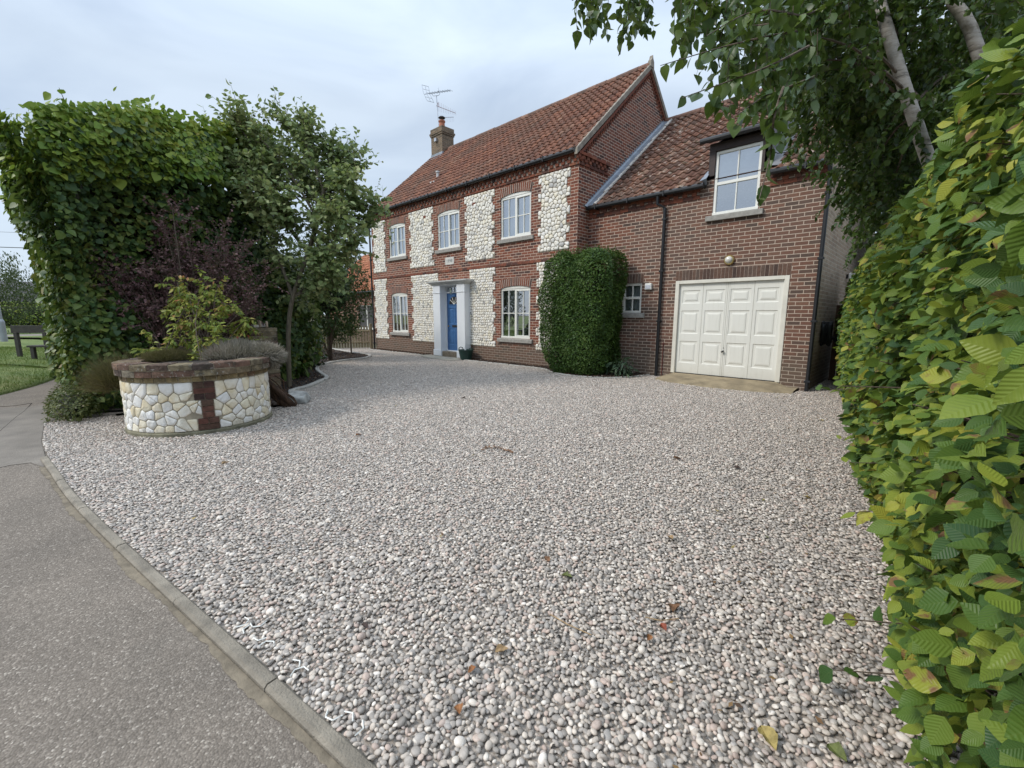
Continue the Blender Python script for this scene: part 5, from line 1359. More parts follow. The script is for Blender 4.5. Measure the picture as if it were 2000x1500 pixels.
# ---- beech hedge along the right
MT['beech'] = leafmat('beech_leaf', [(0, (0.0205, 0.0547, 0.0228)), (0.2, (0.041, 0.0969, 0.0274)), (0.4, (0.0775, 0.1425, 0.0251)), (0.58, (0.1368, 0.2052, 0.0296)), (0.74, (0.2394, 0.285, 0.0388)), (0.88, (0.3876, 0.3648, 0.0513)), (1, (0.2964, 0.171, 0.0627))], .40, .24, True, 1.6)
MT['twig'] = barkmat('twig_bark', (.05, .035, .025), (.16, .12, .085), (20, 20, 20))
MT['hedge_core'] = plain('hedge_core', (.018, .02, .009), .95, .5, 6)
bh = empty('beech_hedge', (6.6, -4, 0), 'clipped beech hedge with yellow-green leaves along the right side of the drive', 'hedge')
def xf(y, z):
    return 6.88-.148*(y+7.55)+.21-.20*np.sin(np.clip(z/2.4, 0, 1)*np.pi)**.8-.05*np.sin(y*2.3+z*1.7)-.04*np.sin(y*5.1-z*3.3)
HT = 2.42
def hedge_pts(n, y0, y1, sz):
    y = rng.uniform(y0, y1, n); z = rng.uniform(.02, HT+.04, n); dep = rng.exponential(.17, n); dep = np.minimum(dep, .42)-.07
    P = np.column_stack([xf(y, z)+dep, y, z]); N = np.column_stack([-np.ones(n)*.5, -.3*np.ones(n), np.ones(n)*.7])+rnd(n, .55)
    D = np.column_stack([-np.ones(n)*.75, rng.normal(-.2, .9, n), rng.normal(-.3, .55, n)]); S = np.clip(rng.lognormal(math.log(sz), .32, n), .025, sz*1.6)*np.clip(1+.16*(y+6.2), .72, 1); return P, N, D, S
def top_pts(n, y0, y1, sz):
    y = rng.uniform(y0, y1, n); x = xf(y, HT)+rng.uniform(-.05, .9, n); P = np.column_stack([x, y, HT+rng.normal(0, .06, n)+.05*np.sin(y*3)])
    N = np.column_stack([np.zeros(n), np.zeros(n), np.ones(n)])+rnd(n, .5); D = rnd(n, 1)+np.array([-.4, 0, .5]); return P, N, D, np.clip(rng.lognormal(math.log(sz), .25, n), .03, .12)
A = [hedge_pts(12500, -8.7, -5.2, .066), top_pts(4000, -8.7, -5.2, .062)]; leaves('foliage', MT['beech'], bh, *[np.concatenate(q) for q in zip(*A)], T_near)
A = [hedge_pts(19000, -5.2, 3.0, .066), top_pts(6000, -5.2, 3.0, .065)]; leaves('far_foliage', MT['beech'], bh, *[np.concatenate(q) for q in zip(*A)], T_mid)
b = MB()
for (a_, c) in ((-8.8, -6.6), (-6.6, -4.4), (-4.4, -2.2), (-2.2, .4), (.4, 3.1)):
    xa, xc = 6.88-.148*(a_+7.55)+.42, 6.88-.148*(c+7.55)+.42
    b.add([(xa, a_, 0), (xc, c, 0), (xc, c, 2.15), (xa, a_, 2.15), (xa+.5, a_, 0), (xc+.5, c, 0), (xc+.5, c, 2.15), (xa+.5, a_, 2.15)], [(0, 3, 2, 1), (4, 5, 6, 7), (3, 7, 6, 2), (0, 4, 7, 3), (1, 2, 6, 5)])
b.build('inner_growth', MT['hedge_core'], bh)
b = MB()
for i in range(420):
    y = random.uniform(-8.6, 2); z = random.uniform(.1, 2.3); x = float(xf(y, z)); p = np.array([x+.35, y+random.uniform(-.1, .1), z-.12]); q = np.array([x-random.uniform(-.12, .08), y-random.uniform(-.1, .15), z])
    m_ = (p+q)/2+np.array([0, random.uniform(-.03, .03), random.uniform(-.03, .03)]); b.tube([p, m_, q], [.005, .0035, .0018], 5, caps=False)
b.build('twigs', MT['twig'], bh)
# a few shoots that reach out over the gravel
P = []; 
b = MB()
for (y, z, ox, oz) in ((-7.3, .28, -.28, -.02), (-6.6, 1.05, -.26, .05), (-5.4, .9, -.25, .0), (-4.6, 1.25, -.22, -.05), (-6.9, .62, -.2, -.05), (-5.9, .5, -.22, .02), (-4.0, .3, -.25, -.06), (-7.45, .2, -.3, -.06)):
    x = float(xf(y, z)); a_ = np.array([x+.2, y+.1, z]); e_ = np.array([x+ox, y-.12, z+oz]); b.tube([a_, (a_+e_)/2+np.array([0, 0, .03]), e_], [.005, .004, .002], 5, caps=False)
    for k in range(5): P.append(a_+(e_-a_)*(.45+.14*k))
b.build('shoot_twigs', MT['twig'], bh); P = np.array(P); n = len(P)
leaves('shoot_leaves', MT['beech'], bh, P, np.array([-.3, -.4, .8])+rnd(n, .4), np.array([-.8, -.4, -.2])+rnd(n, .6), rng.uniform(.06, .09, n), T_near)

# ---- tall hedge behind the planter
MT['tall_leaf'] = leafmat('tall_hedge_leaf', [(0, (0.0221, 0.0461, 0.0195)), (0.25, (0.0443, 0.0868, 0.0301)), (0.5, (0.0797, 0.1328, 0.0336)), (0.72, (0.1328, 0.1771, 0.0399)), (0.86, (0.2125, 0.2258, 0.0549)), (0.94, (0.248, 0.1948, 0.0797)), (1, (0.1948, 0.1151, 0.0531))], .42, .25, False, .9)
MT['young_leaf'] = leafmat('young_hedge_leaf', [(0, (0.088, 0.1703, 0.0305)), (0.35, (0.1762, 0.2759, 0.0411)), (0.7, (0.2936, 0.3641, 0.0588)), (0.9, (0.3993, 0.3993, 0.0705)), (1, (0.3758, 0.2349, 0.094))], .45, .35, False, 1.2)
th = empty('tall_hedge', (-4.5, -8.2, 0), 'tall dense green hedge with large round leaves behind the round planter', 'hedge')
HA, HB, HC, HD = np.array([-2.25, -9.3]), np.array([-3.35, -6.0]), np.array([-7.6, -9.42]), np.array([-6.5, -5.6])
def hedge_face(n, a, c, h0, h1, sz, lean=0, bk=1.0):
    d = c-a; L = np.linalg.norm(d); d = d/L; nn = np.array([d[1], -d[0]])
    if nn@(np.array([-4.8, -7.6])-(a+c)/2) > 0: nn = -nn
    s = rng.uniform(0, L, n); z = h0+(h1-h0)*rng.uniform(0, 1, n)
    bul = .16*np.sin(s*2.1+z*1.3)+.12*np.sin(s*4.3-z*2.1+1)+.07*np.sin(z*5.3+s*1.1)+.12*np.sin(z*2.2); bul = bul*bk+lean*np.clip(z/4, 0, 1)**1.4
    dep = np.minimum(rng.exponential(.19, n), .55)-bul-.08
    P = np.column_stack([a[0]+d[0]*s-nn[0]*dep, a[1]+d[1]*s-nn[1]*dep, z]); P[:, 2] *= 1+.062*np.clip(P[:, 1]+9.3, 0, 3.5)
    N = np.column_stack([np.full(n, nn[0]), np.full(n, nn[1]), np.full(n, .55)])+rnd(n, .45); D = np.column_stack([np.full(n, nn[0]*.6), np.full(n, nn[1]*.6), np.full(n, -.7)])+rnd(n, .55)
    S = np.clip(rng.lognormal(math.log(sz), .28, n), .04, .2); return P, N, D, S
def hedge_top(n, zc, sz, up=.5):
    u, v = rng.uniform(0, 1, n), rng.uniform(0, 1, n); Q = (HA[None]*(1-u[:, None])+HB[None]*u[:, None])*(1-v[:, None])+(HC[None]*(1-u[:, None])+HD[None]*u[:, None])*v[:, None]
    z = zc*(1+.062*np.clip(Q[:, 1]+9.3, 0, 3.5))+.14*np.sin(Q[:, 0]*2.2+Q[:, 1]*1.4)+.12*np.sin(Q[:, 1]*3.7)+rng.normal(0, .1, n); P = np.column_stack([Q, z])
    return P, np.array([0, 0, up])+rnd(n, .6), rnd(n, .7)+np.array([.2, 0, .5]), np.clip(rng.lognormal(math.log(sz), .25, n), .05, .2)
A = [hedge_face(13500, HA, HB, .05, 4.1, .078), hedge_face(13500, HC, HA, .05, 4.0, .088, .30, .35), hedge_face(4500, HB, HD, .3, 4.4, .09)]
leaves('foliage', MT['tall_leaf'], th, *[np.concatenate(q) for q in zip(*A)], T_round)
A = [hedge_face(4800, HA, HB, 3.35, 4.35, .085), hedge_face(3600, HC, HA, 3.3, 4.15, .09, .30, .35), hedge_top(6500, 4.1, .10)]
leaves('young_foliage', MT['young_leaf'], th, *[np.concatenate(q) for q in zip(*A)], T_round)
# upright shoots above the trimmed top
b = MB(); PP = []
for i in range(46):
    f = rng.uniform(0, 1); e = rng.uniform(0, .35); base = np.array([*(HA*(1-f)+HB*f)*(1-e)+(HC*(1-f)+HD*f)*e, 4.2]) if i % 3 else np.array([*(HC*(1-f)+HA*f), 4.0])
    hgt = rng.uniform(.3, .65) if i % 3 else rng.uniform(.2, .42); tip = base+np.array([rng.normal(0, .12), rng.normal(0, .12), hgt]); b.tube([base, (base+tip)/2+rnd(1, .03)[0], tip], [.01, .007, .003], 5, caps=False)
    for k in range(int(hgt/.07)): PP.append(base+(tip-base)*(.35+.65*k/(hgt/.07))+rnd(1, .015)[0])
b.build('top_shoots', MT['twig'], th); PP = np.array(PP); n = len(PP)
leaves('shoot_leaves', MT['young_leaf'], th, PP, rnd(n, .6)+np.array([.2, -.2, .6]), rnd(n, .7)+np.array([0, 0, .25]), rng.uniform(.09, .165, n), T_round)
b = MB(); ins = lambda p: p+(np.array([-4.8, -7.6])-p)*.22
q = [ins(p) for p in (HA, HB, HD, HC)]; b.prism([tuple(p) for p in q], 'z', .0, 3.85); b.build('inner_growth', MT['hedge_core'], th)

# ---- twigs with leaves
def spray(b, PL, ND, base, d, L, droop, nl, curve=.25, r=.004, seg=6, hang=.8, lift=0.0):
    """a leafy twig: tube into b, leaf positions into PL, directions into ND"""
    d = d/np.linalg.norm(d); p = np.array(base, float); pts = [p]; side = rnd(1)[0]
    for k in range(seg):
        d = d+np.array([0, 0, -droop/seg])+side*curve/seg*.5; d /= np.linalg.norm(d); p = p+d*L/seg; pts.append(p)
    b.tube(pts, list(np.linspace(r, r*.3, seg+1)), 5, caps=False)
    for k in range(nl):
        f = (k+.6)/nl*seg; i = min(int(f), seg-1); q = pts[i]+(pts[i+1]-pts[i])*(f-i); t = pts[i+1]-pts[i]; t = t/np.linalg.norm(t)
        s = np.cross(t, [0, 0, 1.]); s = s/(np.linalg.norm(s)+1e-6)*(1 if k % 2 else -1)
        PL.append(q+s*r); ND.append(t*.6+s*(.7-hang*.4)+np.array([0, 0, -hang])+np.random.default_rng(len(PL)).normal(0, .25, 3))
    return pts
# ---- grey-green tree between hedge and house
MT['grey_leaf'] = leafmat('grey_tree_leaf', [(0, (0.099, 0.1505, 0.0588)), (0.3, (0.1716, 0.2381, 0.0918)), (0.55, (0.264, 0.3302, 0.1346)), (0.75, (0.3564, 0.3994, 0.1714)), (0.9, (0.4356, 0.4301, 0.1958)), (1, (0.4356, 0.3072, 0.1224))], .42, .36, False, 1.5)
MT['grey_bark'] = barkmat('grey_bark', (.085, .07, .048), (.19, .16, .11), (10, 10, 3))
gt_ = empty('grey_leaved_tree', (-2.3, -6.35, 0), 'slender tree with sparse grey-green leaves and pale leaning trunk beside the tall hedge', 'tree')
TP = [np.array([-2.28, -6.38, 0]), at(563, 655, 8.5), at(572, 580, 8.5), at(602, 495, 8.5), at(622, 430, 8.5), at(632, 370, 8.5)]
b = MB(); b.tube(smooth_line(TP, 4), list(np.linspace(.046, .03, 21)), 9)
limbs = []
def limb(start, end, r0, bend=.15):
    m_ = (start+end)/2+np.array([rng.normal(0, bend), rng.normal(0, bend), bend*.6]); L = smooth_line([start, m_, end], 5); b.tube(L, list(np.linspace(r0, r0*.3, len(L))), 6); limbs.append(L)
D1 = 8.5
for (s, ex, ey, ed, r0) in ((2, 480, 360, 8.0, .035), (3, 520, 300, 8.4, .035), (3, 690, 400, 8.8, .03), (4, 580, 260, 8.6, .03), (4, 700, 330, 9.0, .03), (5, 640, 290, 8.7, .025), (5, 600, 240, 8.6, .025), (4, 480, 240, 8.3, .028),
                           (3, 620, 520, 8.2, .025), (2, 690, 480, 8.6, .025), (4, 735, 400, 8.9, .02), (5, 690, 300, 9.1, .02), (3, 560, 400, 8.0, .02), (5, 540, 230, 8.5, .02), (2, 640, 560, 8.4, .02), (4, 450, 220, 8.2, .02), (3, 440, 300, 8.1, .02),
                           (4, 660, 440, 8.2, .02), (5, 660, 360, 8.2, .02), (4, 590, 330, 9.4, .02), (3, 720, 440, 9.3, .02), (4, 560, 300, 9.2, .02)):
    limb(TP[s], at(ex, ey, ed), r0)
PL, ND = [], []
for L in limbs:
    for k in range(56):
        f = rng.uniform(.25, 1.0)*(len(L)-1); i = min(int(f), len(L)-2); q = L[i]+(L[i+1]-L[i])*(f-i); d = (L[-1]-L[0])/np.linalg.norm(L[-1]-L[0])*.6+rnd(1, .55)[0]+np.array([0, 0, .35])
        spray(b, PL, ND, q, d, rng.uniform(.25, .6), .25, int(rng.integers(8, 15)), r=.005, seg=4, hang=.25)
for k in range(70):
    q = at(rng.uniform(540, 660), rng.uniform(470, 600), rng.uniform(8.3, 9.2)); spray(b, PL, ND, q, rnd(1, .7)[0]+np.array([0, 0, .2]), rng.uniform(.25, .5), .3, 11, r=.004, seg=4, hang=.3)
for (px, py) in ((405, 215), (440, 190), (430, 240), (455, 165), (470, 205), (505, 200), (540, 175), (520, 235), (395, 245), (745, 370), (760, 410), (700, 290), (560, 210), (610, 225)):   # wispy leaders at the top
    e = at(px, py, 8.4); s = e+np.array([rng.normal(0, .12), rng.normal(0, .12), -.7]); spray(b, PL, ND, s, e-s, np.linalg.norm(e-s)*1.1, -.1, 10, r=.006, seg=5, hang=0)
b.build('trunk', MT['grey_bark'], gt_)
PL, ND = np.array(PL), np.array(ND); n = len(PL); leaves('crown', MT['grey_leaf'], gt_, PL, rnd(n, .6)+np.array([.2, -.2, .6]), ND, np.clip(rng.lognormal(math.log(.092), .22, n), .05, .14), T_mid)

# ---- blobs of foliage on an uneven rounded body
def blob(c, r, n, power=2.5, bump_=.1, depth=.12, low=-1):
    Q = rnd(int(n*1.4)); Q = unit(Q); k = Q[:, 2] > low; Q = Q[k][:n]; m_ = len(Q)
    s = (np.abs(Q)**power).sum(1)**(-1/power); c = np.array(c); r = np.array(r)
    nz_ = 1+bump_*(np.sin(Q[:, 0]*7+Q[:, 2]*5)+np.sin(Q[:, 1]*9-Q[:, 2]*4+1)+.7*np.sin(Q[:, 2]*13+Q[:, 0]*11))/2-np.minimum(rng.exponential(depth, m_), .6)
    return c+Q*s[:, None]*r*nz_[:, None], Q/r
def bush(name, c, r, n, m, sz, tmpl, label, cat, power=2.5, bump_=.12, depth=.13, core=.62, group=None, loc=None, hang=.3, low=-1, keep=None, taper=0):
    o = empty(name, loc or (c[0], c[1], max(0, c[2]-r[2])), label, cat, group)
    P, N = blob(c, r, n, power, bump_, depth, low)
    if taper: P[:, 0] = c[0]+(P[:, 0]-c[0])*(1-taper+taper*np.clip(P[:, 2]/2.9, 0, 1))
    k = P[:, 2] > .01
    if keep: k &= keep(P)
    P, N = P[k], N[k]; N = unit(N); m_ = len(P)
    D = N*.8+rnd(m_, .6)+np.array([0, 0, -hang]); NN = N*.6+np.array([0, 0, .5])+rnd(m_, .45)
    leaves('foliage', m, o, P, NN, D, np.clip(rng.lognormal(math.log(sz), .22, m_), sz*.5, sz*1.7), tmpl)
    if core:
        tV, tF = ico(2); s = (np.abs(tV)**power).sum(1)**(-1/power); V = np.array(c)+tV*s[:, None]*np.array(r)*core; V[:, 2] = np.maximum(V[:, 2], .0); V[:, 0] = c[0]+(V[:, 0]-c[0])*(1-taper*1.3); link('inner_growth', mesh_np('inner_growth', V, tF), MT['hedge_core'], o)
    return o
MT['small_leaf'] = leafmat('small_dark_leaf', [(0, (0.022, 0.0484, 0.0132)), (0.35, (0.0462, 0.0935, 0.0209)), (0.65, (0.0792, 0.1408, 0.0308)), (0.88, (0.121, 0.187, 0.0396)), (1, (0.176, 0.22, 0.066))], .4, .2, False, 2.5)
wb = bush('wall_shrub', (.37, -.24, 1.38), (.98, .70, 1.52), 78000, MT['small_leaf'], .046, T_far, 'boxy clipped evergreen shrub against the front corner of the house', 'shrub', 5.5, .09, .05, .82, taper=.24, hang=.0, keep=lambda P: (P[:, 1] < .5) & ~((P[:, 0] < 0) & (P[:, 1] > 0)))
# loose sprigs on its top
P = np.column_stack([rng.uniform(-.35, 1.25, 2600), rng.uniform(-.75, .35, 2600), 2.80+np.abs(rng.normal(0, .11, 2600))]); n = len(P); leaves('top_sprigs', MT['small_leaf'], wb, P, rnd(n, .6)+np.array([0, 0, .6]), rnd(n, .6)+np.array([0, 0, .7]), .045, T_far)
MT['holly_leaf'] = leafmat('dark_glossy_leaf', [(0, (.010, .022, .009)), (.4, (.020, .040, .014)), (.75, (.035, .065, .02)), (1, (.06, .095, .03))], .3, .12, False, 2, .5)
MT['dark_leaf'] = leafmat('dark_tree_leaf', [(0, (.014, .032, .011)), (.4, (.028, .056, .017)), (.75, (.050, .088, .026)), (1, (.085, .12, .04))], .42, .18, False, 2)
dk = bush('dark_evergreen_tree', (-7.0, -3.5, 2.3), (1.25, 1.2, 1.45), 12000, MT['dark_leaf'], .068, T_mid, 'dark glossy evergreen tree behind the slender grey-green tree', 'tree', 2.2, .2, .16, .55, loc=(-7.0, -3.5, 0))
b = MB(); b.tube([(-7.0, -3.5, 0), (-7.0, -3.45, .9), (-6.9, -3.5, 2.2)], [.07, .055, .04], 8); b.tube([(-7.0, -3.5, .8), (-7.3, -3.7, 1.4), (-7.5, -3.4, 2.2)], [.045, .035, .02], 7); b.tube([(-7.0, -3.5, .7), (-6.6, -3.4, 1.3), (-6.3, -3.5, 2.0)], [.045, .035, .02], 7); b.build('trunk', MT['twig'], dk, smooth=True)
bush('laurel_bush', (-5.6, -5.05, .52), (.75, .7, .62), 2300, MT['holly_leaf'], .10, T_mid, 'low dark glossy laurel bush at the front of the mulched bed', 'shrub', 2.2, .2, .2, .5)
bush('back_laurel', (-4.1, -5.9, 1.35), (.85, .8, 1.45), 7000, MT['tall_leaf'], .10, T_round, 'dull green leafy bush at the foot of the tall hedge', 'shrub', 2.2, .2, .2, .5)
MT['light_leaf'] = leafmat('light_leaf', [(0, (.045, .10, .02)), (.5, (.09, .17, .03)), (.85, (.14, .22, .035)), (1, (.26, .26, .05))], .42, .3)
rh = bush('small_rhododendron', (-3.5, -5.85, .38), (.3, .3, .3), 170, MT['light_leaf'], .13, T_mid, 'small light green broad-leaved plant in the mulch beside the planter', 'shrub', 2, .2, .35, 0)
b = MB()
for k in range(6): b.tube([(-3.5, -5.85, 0), (-3.5+rng.normal(0, .1), -5.85+rng.normal(0, .1), .4)], .007, 5)
b.build('stem', MT['twig'], rh)
# two thin shrubs near the fence
for (x, y, h, rr_, ns, lab) in ((-9.0, -2.7, 1.5, .8, 9, 'many-stemmed loose green shrub in front of the picket fence'), (-8.15, -2.23, 1.55, .45, 1, 'young tree with a single thin stem at the tip of the mulched bed')):
    o = empty('garden_shrub' if ns > 1 else 'young_tree', (x, y, 0), lab, 'shrub' if ns > 1 else 'tree'); b = MB(); PL, ND = [], []
    for k in range(ns):
        a_ = rng.uniform(0, 6.28); tp = np.array([x+math.cos(a_)*rr_*.6*(ns > 1), y+math.sin(a_)*rr_*.6*(ns > 1), h*.75]); L = smooth_line([np.array([x, y, 0]), np.array([(x+tp[0])/2, (y+tp[1])/2, h*.45]), tp], 4); b.tube(L, list(np.linspace(.028, .012, len(L))), 6)
        for j in range(26 if ns > 1 else 120):
            q = L[int(rng.integers(len(L)//2 if ns > 1 else 5, len(L)))]; spray(b, PL, ND, q, rnd(1, 1)[0]+np.array([0, 0, .4]), rng.uniform(.25, .55), .3, 10, r=.004, seg=4, hang=.3)
    b.build('stem', MT['twig'], o); PL, ND = np.array(PL), np.array(ND); n = len(PL); leaves('crown', MT['small_leaf'], o, PL, rnd(n, .6)+np.array([0, 0, .6]), ND, rng.uniform(.04, .075, n), T_far)
# ---- purple shrub behind the planter
MT['purple_leaf'] = leafmat('purple_leaf', [(0, (.05, .022, .026)), (.35, (.105, .05, .052)), (.65, (.165, .09, .086)), (.85, (.22, .13, .115)), (1, (.17, .15, .08))], .5, .15, False, 2.5)
ps = empty('purple_shrub', (-1.75, -8.0, 0), 'wide twiggy shrub with small dark purple leaves between planter and tall hedge', 'shrub')
b = MB(); PL, ND = [], []
for i in range(130):
    px, py = rng.uniform(170, 520), rng.uniform(390, 620)
    if (px-345)**2/180**2+(py-575)**2/185**2 > 1.0: continue
    e = at(px, py, rng.uniform(6.9, 7.7)); s = np.array([-1.75+rng.normal(0, .12), -8.0+rng.normal(0, .15), .3]); m_ = s*.45+e*.55+np.array([0, 0, .18]); L = smooth_line([s, m_, e], 5); b.tube(L, list(np.linspace(.012, .004, len(L))), 5, caps=False)
    for k in range(15):
        f = rng.uniform(.42, 1)*(len(L)-1); j = min(int(f), len(L)-2); q = L[j]+(L[j+1]-L[j])*(f-j); spray(b, PL, ND, q, (e-s)/np.linalg.norm(e-s)*.5+rnd(1, .6)[0], rng.uniform(.15, .42), .2, int(rng.integers(9, 15)), r=.003, seg=3, hang=.2)
for i in range(110):        # low outer sprays
    e = at(rng.uniform(170, 330), rng.uniform(520, 640), rng.uniform(6.7, 7.2)); spray(b, PL, ND, e, rnd(1, .7)[0]+np.array([.3, -.2, .2]), .35, .3, 14, r=.003, seg=3, hang=.2)
b.build('stem', MT['twig'], ps); PL, ND = np.array(PL), np.array(ND); n = len(PL); leaves('foliage', MT['purple_leaf'], ps, PL, rnd(n, .6)+np.array([.2, -.1, .5]), ND, rng.uniform(.032, .055, n), T_dot)
# ---- nandina in the planter
MT['nandina'] = leafmat('nandina_leaf', [(0, (0.08, 0.14, 0.03)), (0.3, (0.16, 0.22, 0.04)), (0.55, (0.27, 0.3, 0.055)), (0.74, (0.36, 0.33, 0.075)), (0.84, (0.4, 0.22, 0.08)), (0.92, (0.38, 0.09, 0.06)), (1, (0.24, 0.05, 0.05))], .45, .3, False, 3)
na = empty('sacred_bamboo', (-.5, -8.1, .8), 'yellow-green shrub with narrow leaflets turning red, growing in the round planter', 'shrub')
b = MB(); PL, ND, SZ = [], [], []
for (px, py, d) in ((345, 548, 6.6), (365, 560, 6.4), (400, 550, 6.5), (425, 555, 6.5), (390, 580, 6.2), (440, 590, 6.4), (470, 610, 6.5), (410, 610, 6.1), (370, 620, 6.2), (350, 650, 6.2), (330, 660, 6.1), (395, 655, 6.0), (430, 640, 6.3), (310, 680, 6.2), (300, 670, 6.3), (450, 660, 6.5), (380, 690, 6.0), (345, 690, 6.0), (355, 600, 6.4), (335, 575, 6.7), (480, 625, 6.6)):
    e = at(px, py, d); s = np.array([-.5+rng.normal(0, .15), -8.08+rng.normal(0, .15), .8])
    L = smooth_line([s, (s+e)/2+np.array([rng.normal(0, .04), rng.normal(0, .04), .05]), e], 4); b.tube(L, .006, 5, caps=False)
    for k in range(8):
        d_ = rnd(1, .9)[0]+np.array([.25, -.1, .25]); P0 = []; N0 = []; spray(b, P0, N0, e+np.array([0, 0, -.03*k]), d_, rng.uniform(.18, .32), .9, 15, r=.0022, seg=4, hang=.55); PL += P0; ND += N0
b.build('cane', MT['twig'], na); PL, ND = np.array(PL), np.array(ND); n = len(PL); leaves('foliage', MT['nandina'], na, PL, rnd(n, .45)+np.array([.25, -.1, .7]), ND, rng.uniform(.055, .095, n), leaf_t(3, .21, .15, .2))
# ---- heather, dry grass, ground cover and small plants
def tuft(name, c, r, n, m, L, label, cat, up=.9, w=.0022, out_=.8):
    o = empty(name, tuple(c), label, cat); Q = unit(rnd(n)); Q[:, 2] = np.abs(Q[:, 2]); P = np.array(c)+Q*np.array(r)*(rng.uniform(.25, 1, n)**.5)[:, None]
    d = unit(Q*out_+np.array([0, 0, up])+rnd(n, .45)); Ln = rng.uniform(.5, 1.1, n)*L; side = unit(np.cross(d, rnd(n)))*w; V = np.stack([P-side, P+side, P+d*Ln[:, None]], 1).reshape(-1, 3)
    link('foliage', mesh_np('foliage', V, np.arange(3*n).reshape(-1, 3)), m, o); return o
MT['heather'] = leafmat('heather_leaf', [(0, (.12, .10, .085)), (.35, (.26, .235, .19)), (.7, (.42, .38, .31)), (1, (.36, .24, .21))], .8, .1)
h_ = tuft('dry_heather', (-.42, -7.72, .84), (.5, .42, .2), 8000, MT['heather'], .13, 'grey-brown dry heather spilling over the right rim of the planter', 'heather', .7, .0034)
Q = unit(rnd(9000)); P = np.array([-.12, -7.42, .86])+Q*np.array([.32, .24, .16])*rng.uniform(.4, 1, (9000, 1)); d = unit(Q+rnd(9000, .5)); sd_ = unit(np.cross(d, rnd(9000)))*.0034
link('overhang', mesh_np('overhang', np.stack([P-sd_, P+sd_, P+d*.1], 1).reshape(-1, 3), np.arange(27000).reshape(-1, 3)), MT['heather'], h_)
MT['dry_grass'] = leafmat('dry_grass_blade', [(0, (.06, .055, .025)), (.5, (.12, .10, .045)), (1, (.20, .15, .075))], .8, .15)
tuft('dry_grass_clump', (-1.2, -8.93, .42), (.3, .3, .3), 4200, MT['dry_grass'], .34, 'brown dry grassy clump left of the planter against the tall hedge', 'grass clump', .4, .0024)
tuft('low_heather', (-.62, -8.45, .84), (.32, .3, .1), 6000, MT['dry_grass'], .09, 'low brownish heather on the left half of the planter top', 'heather', .7)
bush('ground_cover_shrub', (-2.15, -9.42, .12), (.85, .28, .30), 5200, leafmat('cotoneaster_leaf', [(0, (.04, .06, .02)), (.5, (.08, .10, .03)), (.85, (.15, .15, .05)), (1, (.2, .10, .05))], .45, .2), .035, T_far, 'low spreading small-leaved shrub on the ground left of the planter', 'shrub', 2.2, .2, .12, .55)
bush('wall_side_plant', (1.52, -.2, .22), (.34, .3, .25), 240, leafmat('blue_green_leaf', [(0, (.03, .055, .035)), (.6, (.06, .10, .06)), (1, (.11, .15, .08))], .45, .2), .13, T_thin, 'small blue-green clump in the border at the right foot of the wall shrub', 'plant', 2, .2, .3, 0)
rp_ = bush('red_leaved_plant', (-2.15, -7.22, 1.27), (.22, .2, .14), 500, leafmat('red_leaf', [(0, (.10, .02, .015)), (.6, (.20, .045, .025)), (1, (.26, .10, .04))], .5, .25), .05, T_far, 'small red-leaved plant beside the top of the brick pier', 'plant', 2, .2, .3, 0, loc=(-2.15, -7.22, 0))
b = MB()
for k in range(5): b.tube([(-2.15+rng.normal(0, .05), -7.25+rng.normal(0, .05), 0), (-2.15+rng.normal(0, .08), -7.22+rng.normal(0, .08), 1.25)], .006, 5)
b.build('stem', MT['twig'], rp_)

# ---- birch overhanging from the right
MT['birch_leaf'] = leafmat('birch_leaf', [(0, (0.023, 0.046, 0.0138)), (0.35, (0.0414, 0.0805, 0.0184)), (0.65, (0.0667, 0.1127, 0.023)), (0.88, (0.1092, 0.1552, 0.0322)), (0.97, (0.1955, 0.1955, 0.046)), (1, (0.46, 0.276, 0.046))], .38, .28, False, 1.6, .35)
def birchbark():
    m, nt, p, o = new_mat('birch_bark'); t = NT(nt); mp_ = t.n('Mapping'); mp_.inputs['Scale'].default_value = (3, 3, 14); t.l(t.obj(), mp_.inputs[0])
    n1 = t.noise(mp_.outputs[0], 1.6, 5, .7); n2 = t.noise(t.obj(), 9, 4)
    c = t.ramp(n1, [(.36, (.10, .085, .075)), (.46, (.30, .27, .235)), (.7, (.46, .425, .38))]); c = t.mix(t.ramp(n2, [(.6, (0, 0, 0)), (.72, (1, 1, 1))]), c, (.20, .17, .13)); t.l(c, p.inputs['Base Color']); p.inputs['Roughness'].default_value = .8
    t.l(t.bump(n1, .5, .02), p.inputs['Normal']); return m
MT['birch_bark'] = birchbark()
bi = empty('birch_tree', (7.35, -3.5, 0), 'two-stemmed white-barked birch leaning over the beech hedge, its leafy twigs hanging across the sky', 'tree')
b = MB(); b.tube(smooth_line([np.array([7.35, -3.3, 0]), np.array([7.05, -3.9, 1.6]), at(1800, 275, 3.5), at(1725, 30, 3.5), at(1690, -130, 3.6), at(1640, -420, 3.9)], 5), list(np.linspace(.058, .03, 26)), 12); b.build('trunk', MT['birch_bark'], bi, smooth=True)
b = MB(); b.tube(smooth_line([np.array([7.5, -3.6, 0]), np.array([7.35, -4.0, 1.7]), at(1910, 100, 3.5), at(1850, -20, 3.5), at(1790, -220, 3.6), at(1750, -480, 3.9)], 5), list(np.linspace(.056, .028, 26)), 12); b.build('trunk', MT['birch_bark'], bi, smooth=True)
b = MB(); PL, ND = [], []
stemA = at(1725, 30, 3.5)
def cloud(px, py, d, r, n, L=.55, nl=24):
    c = at(px, py, d)
    for i in range(n):
        q = c+unit(rnd(1))[0]*rng.uniform(.1, 1)**.4*r*np.array([1, 1, .9]); dd_ = rnd(1, .7)[0]+np.array([-.35, -.1, .1]); spray(b, PL, ND, q, dd_, rng.uniform(.6, 1.2)*L, 1.6, nl, r=.003, seg=5, hang=.9)
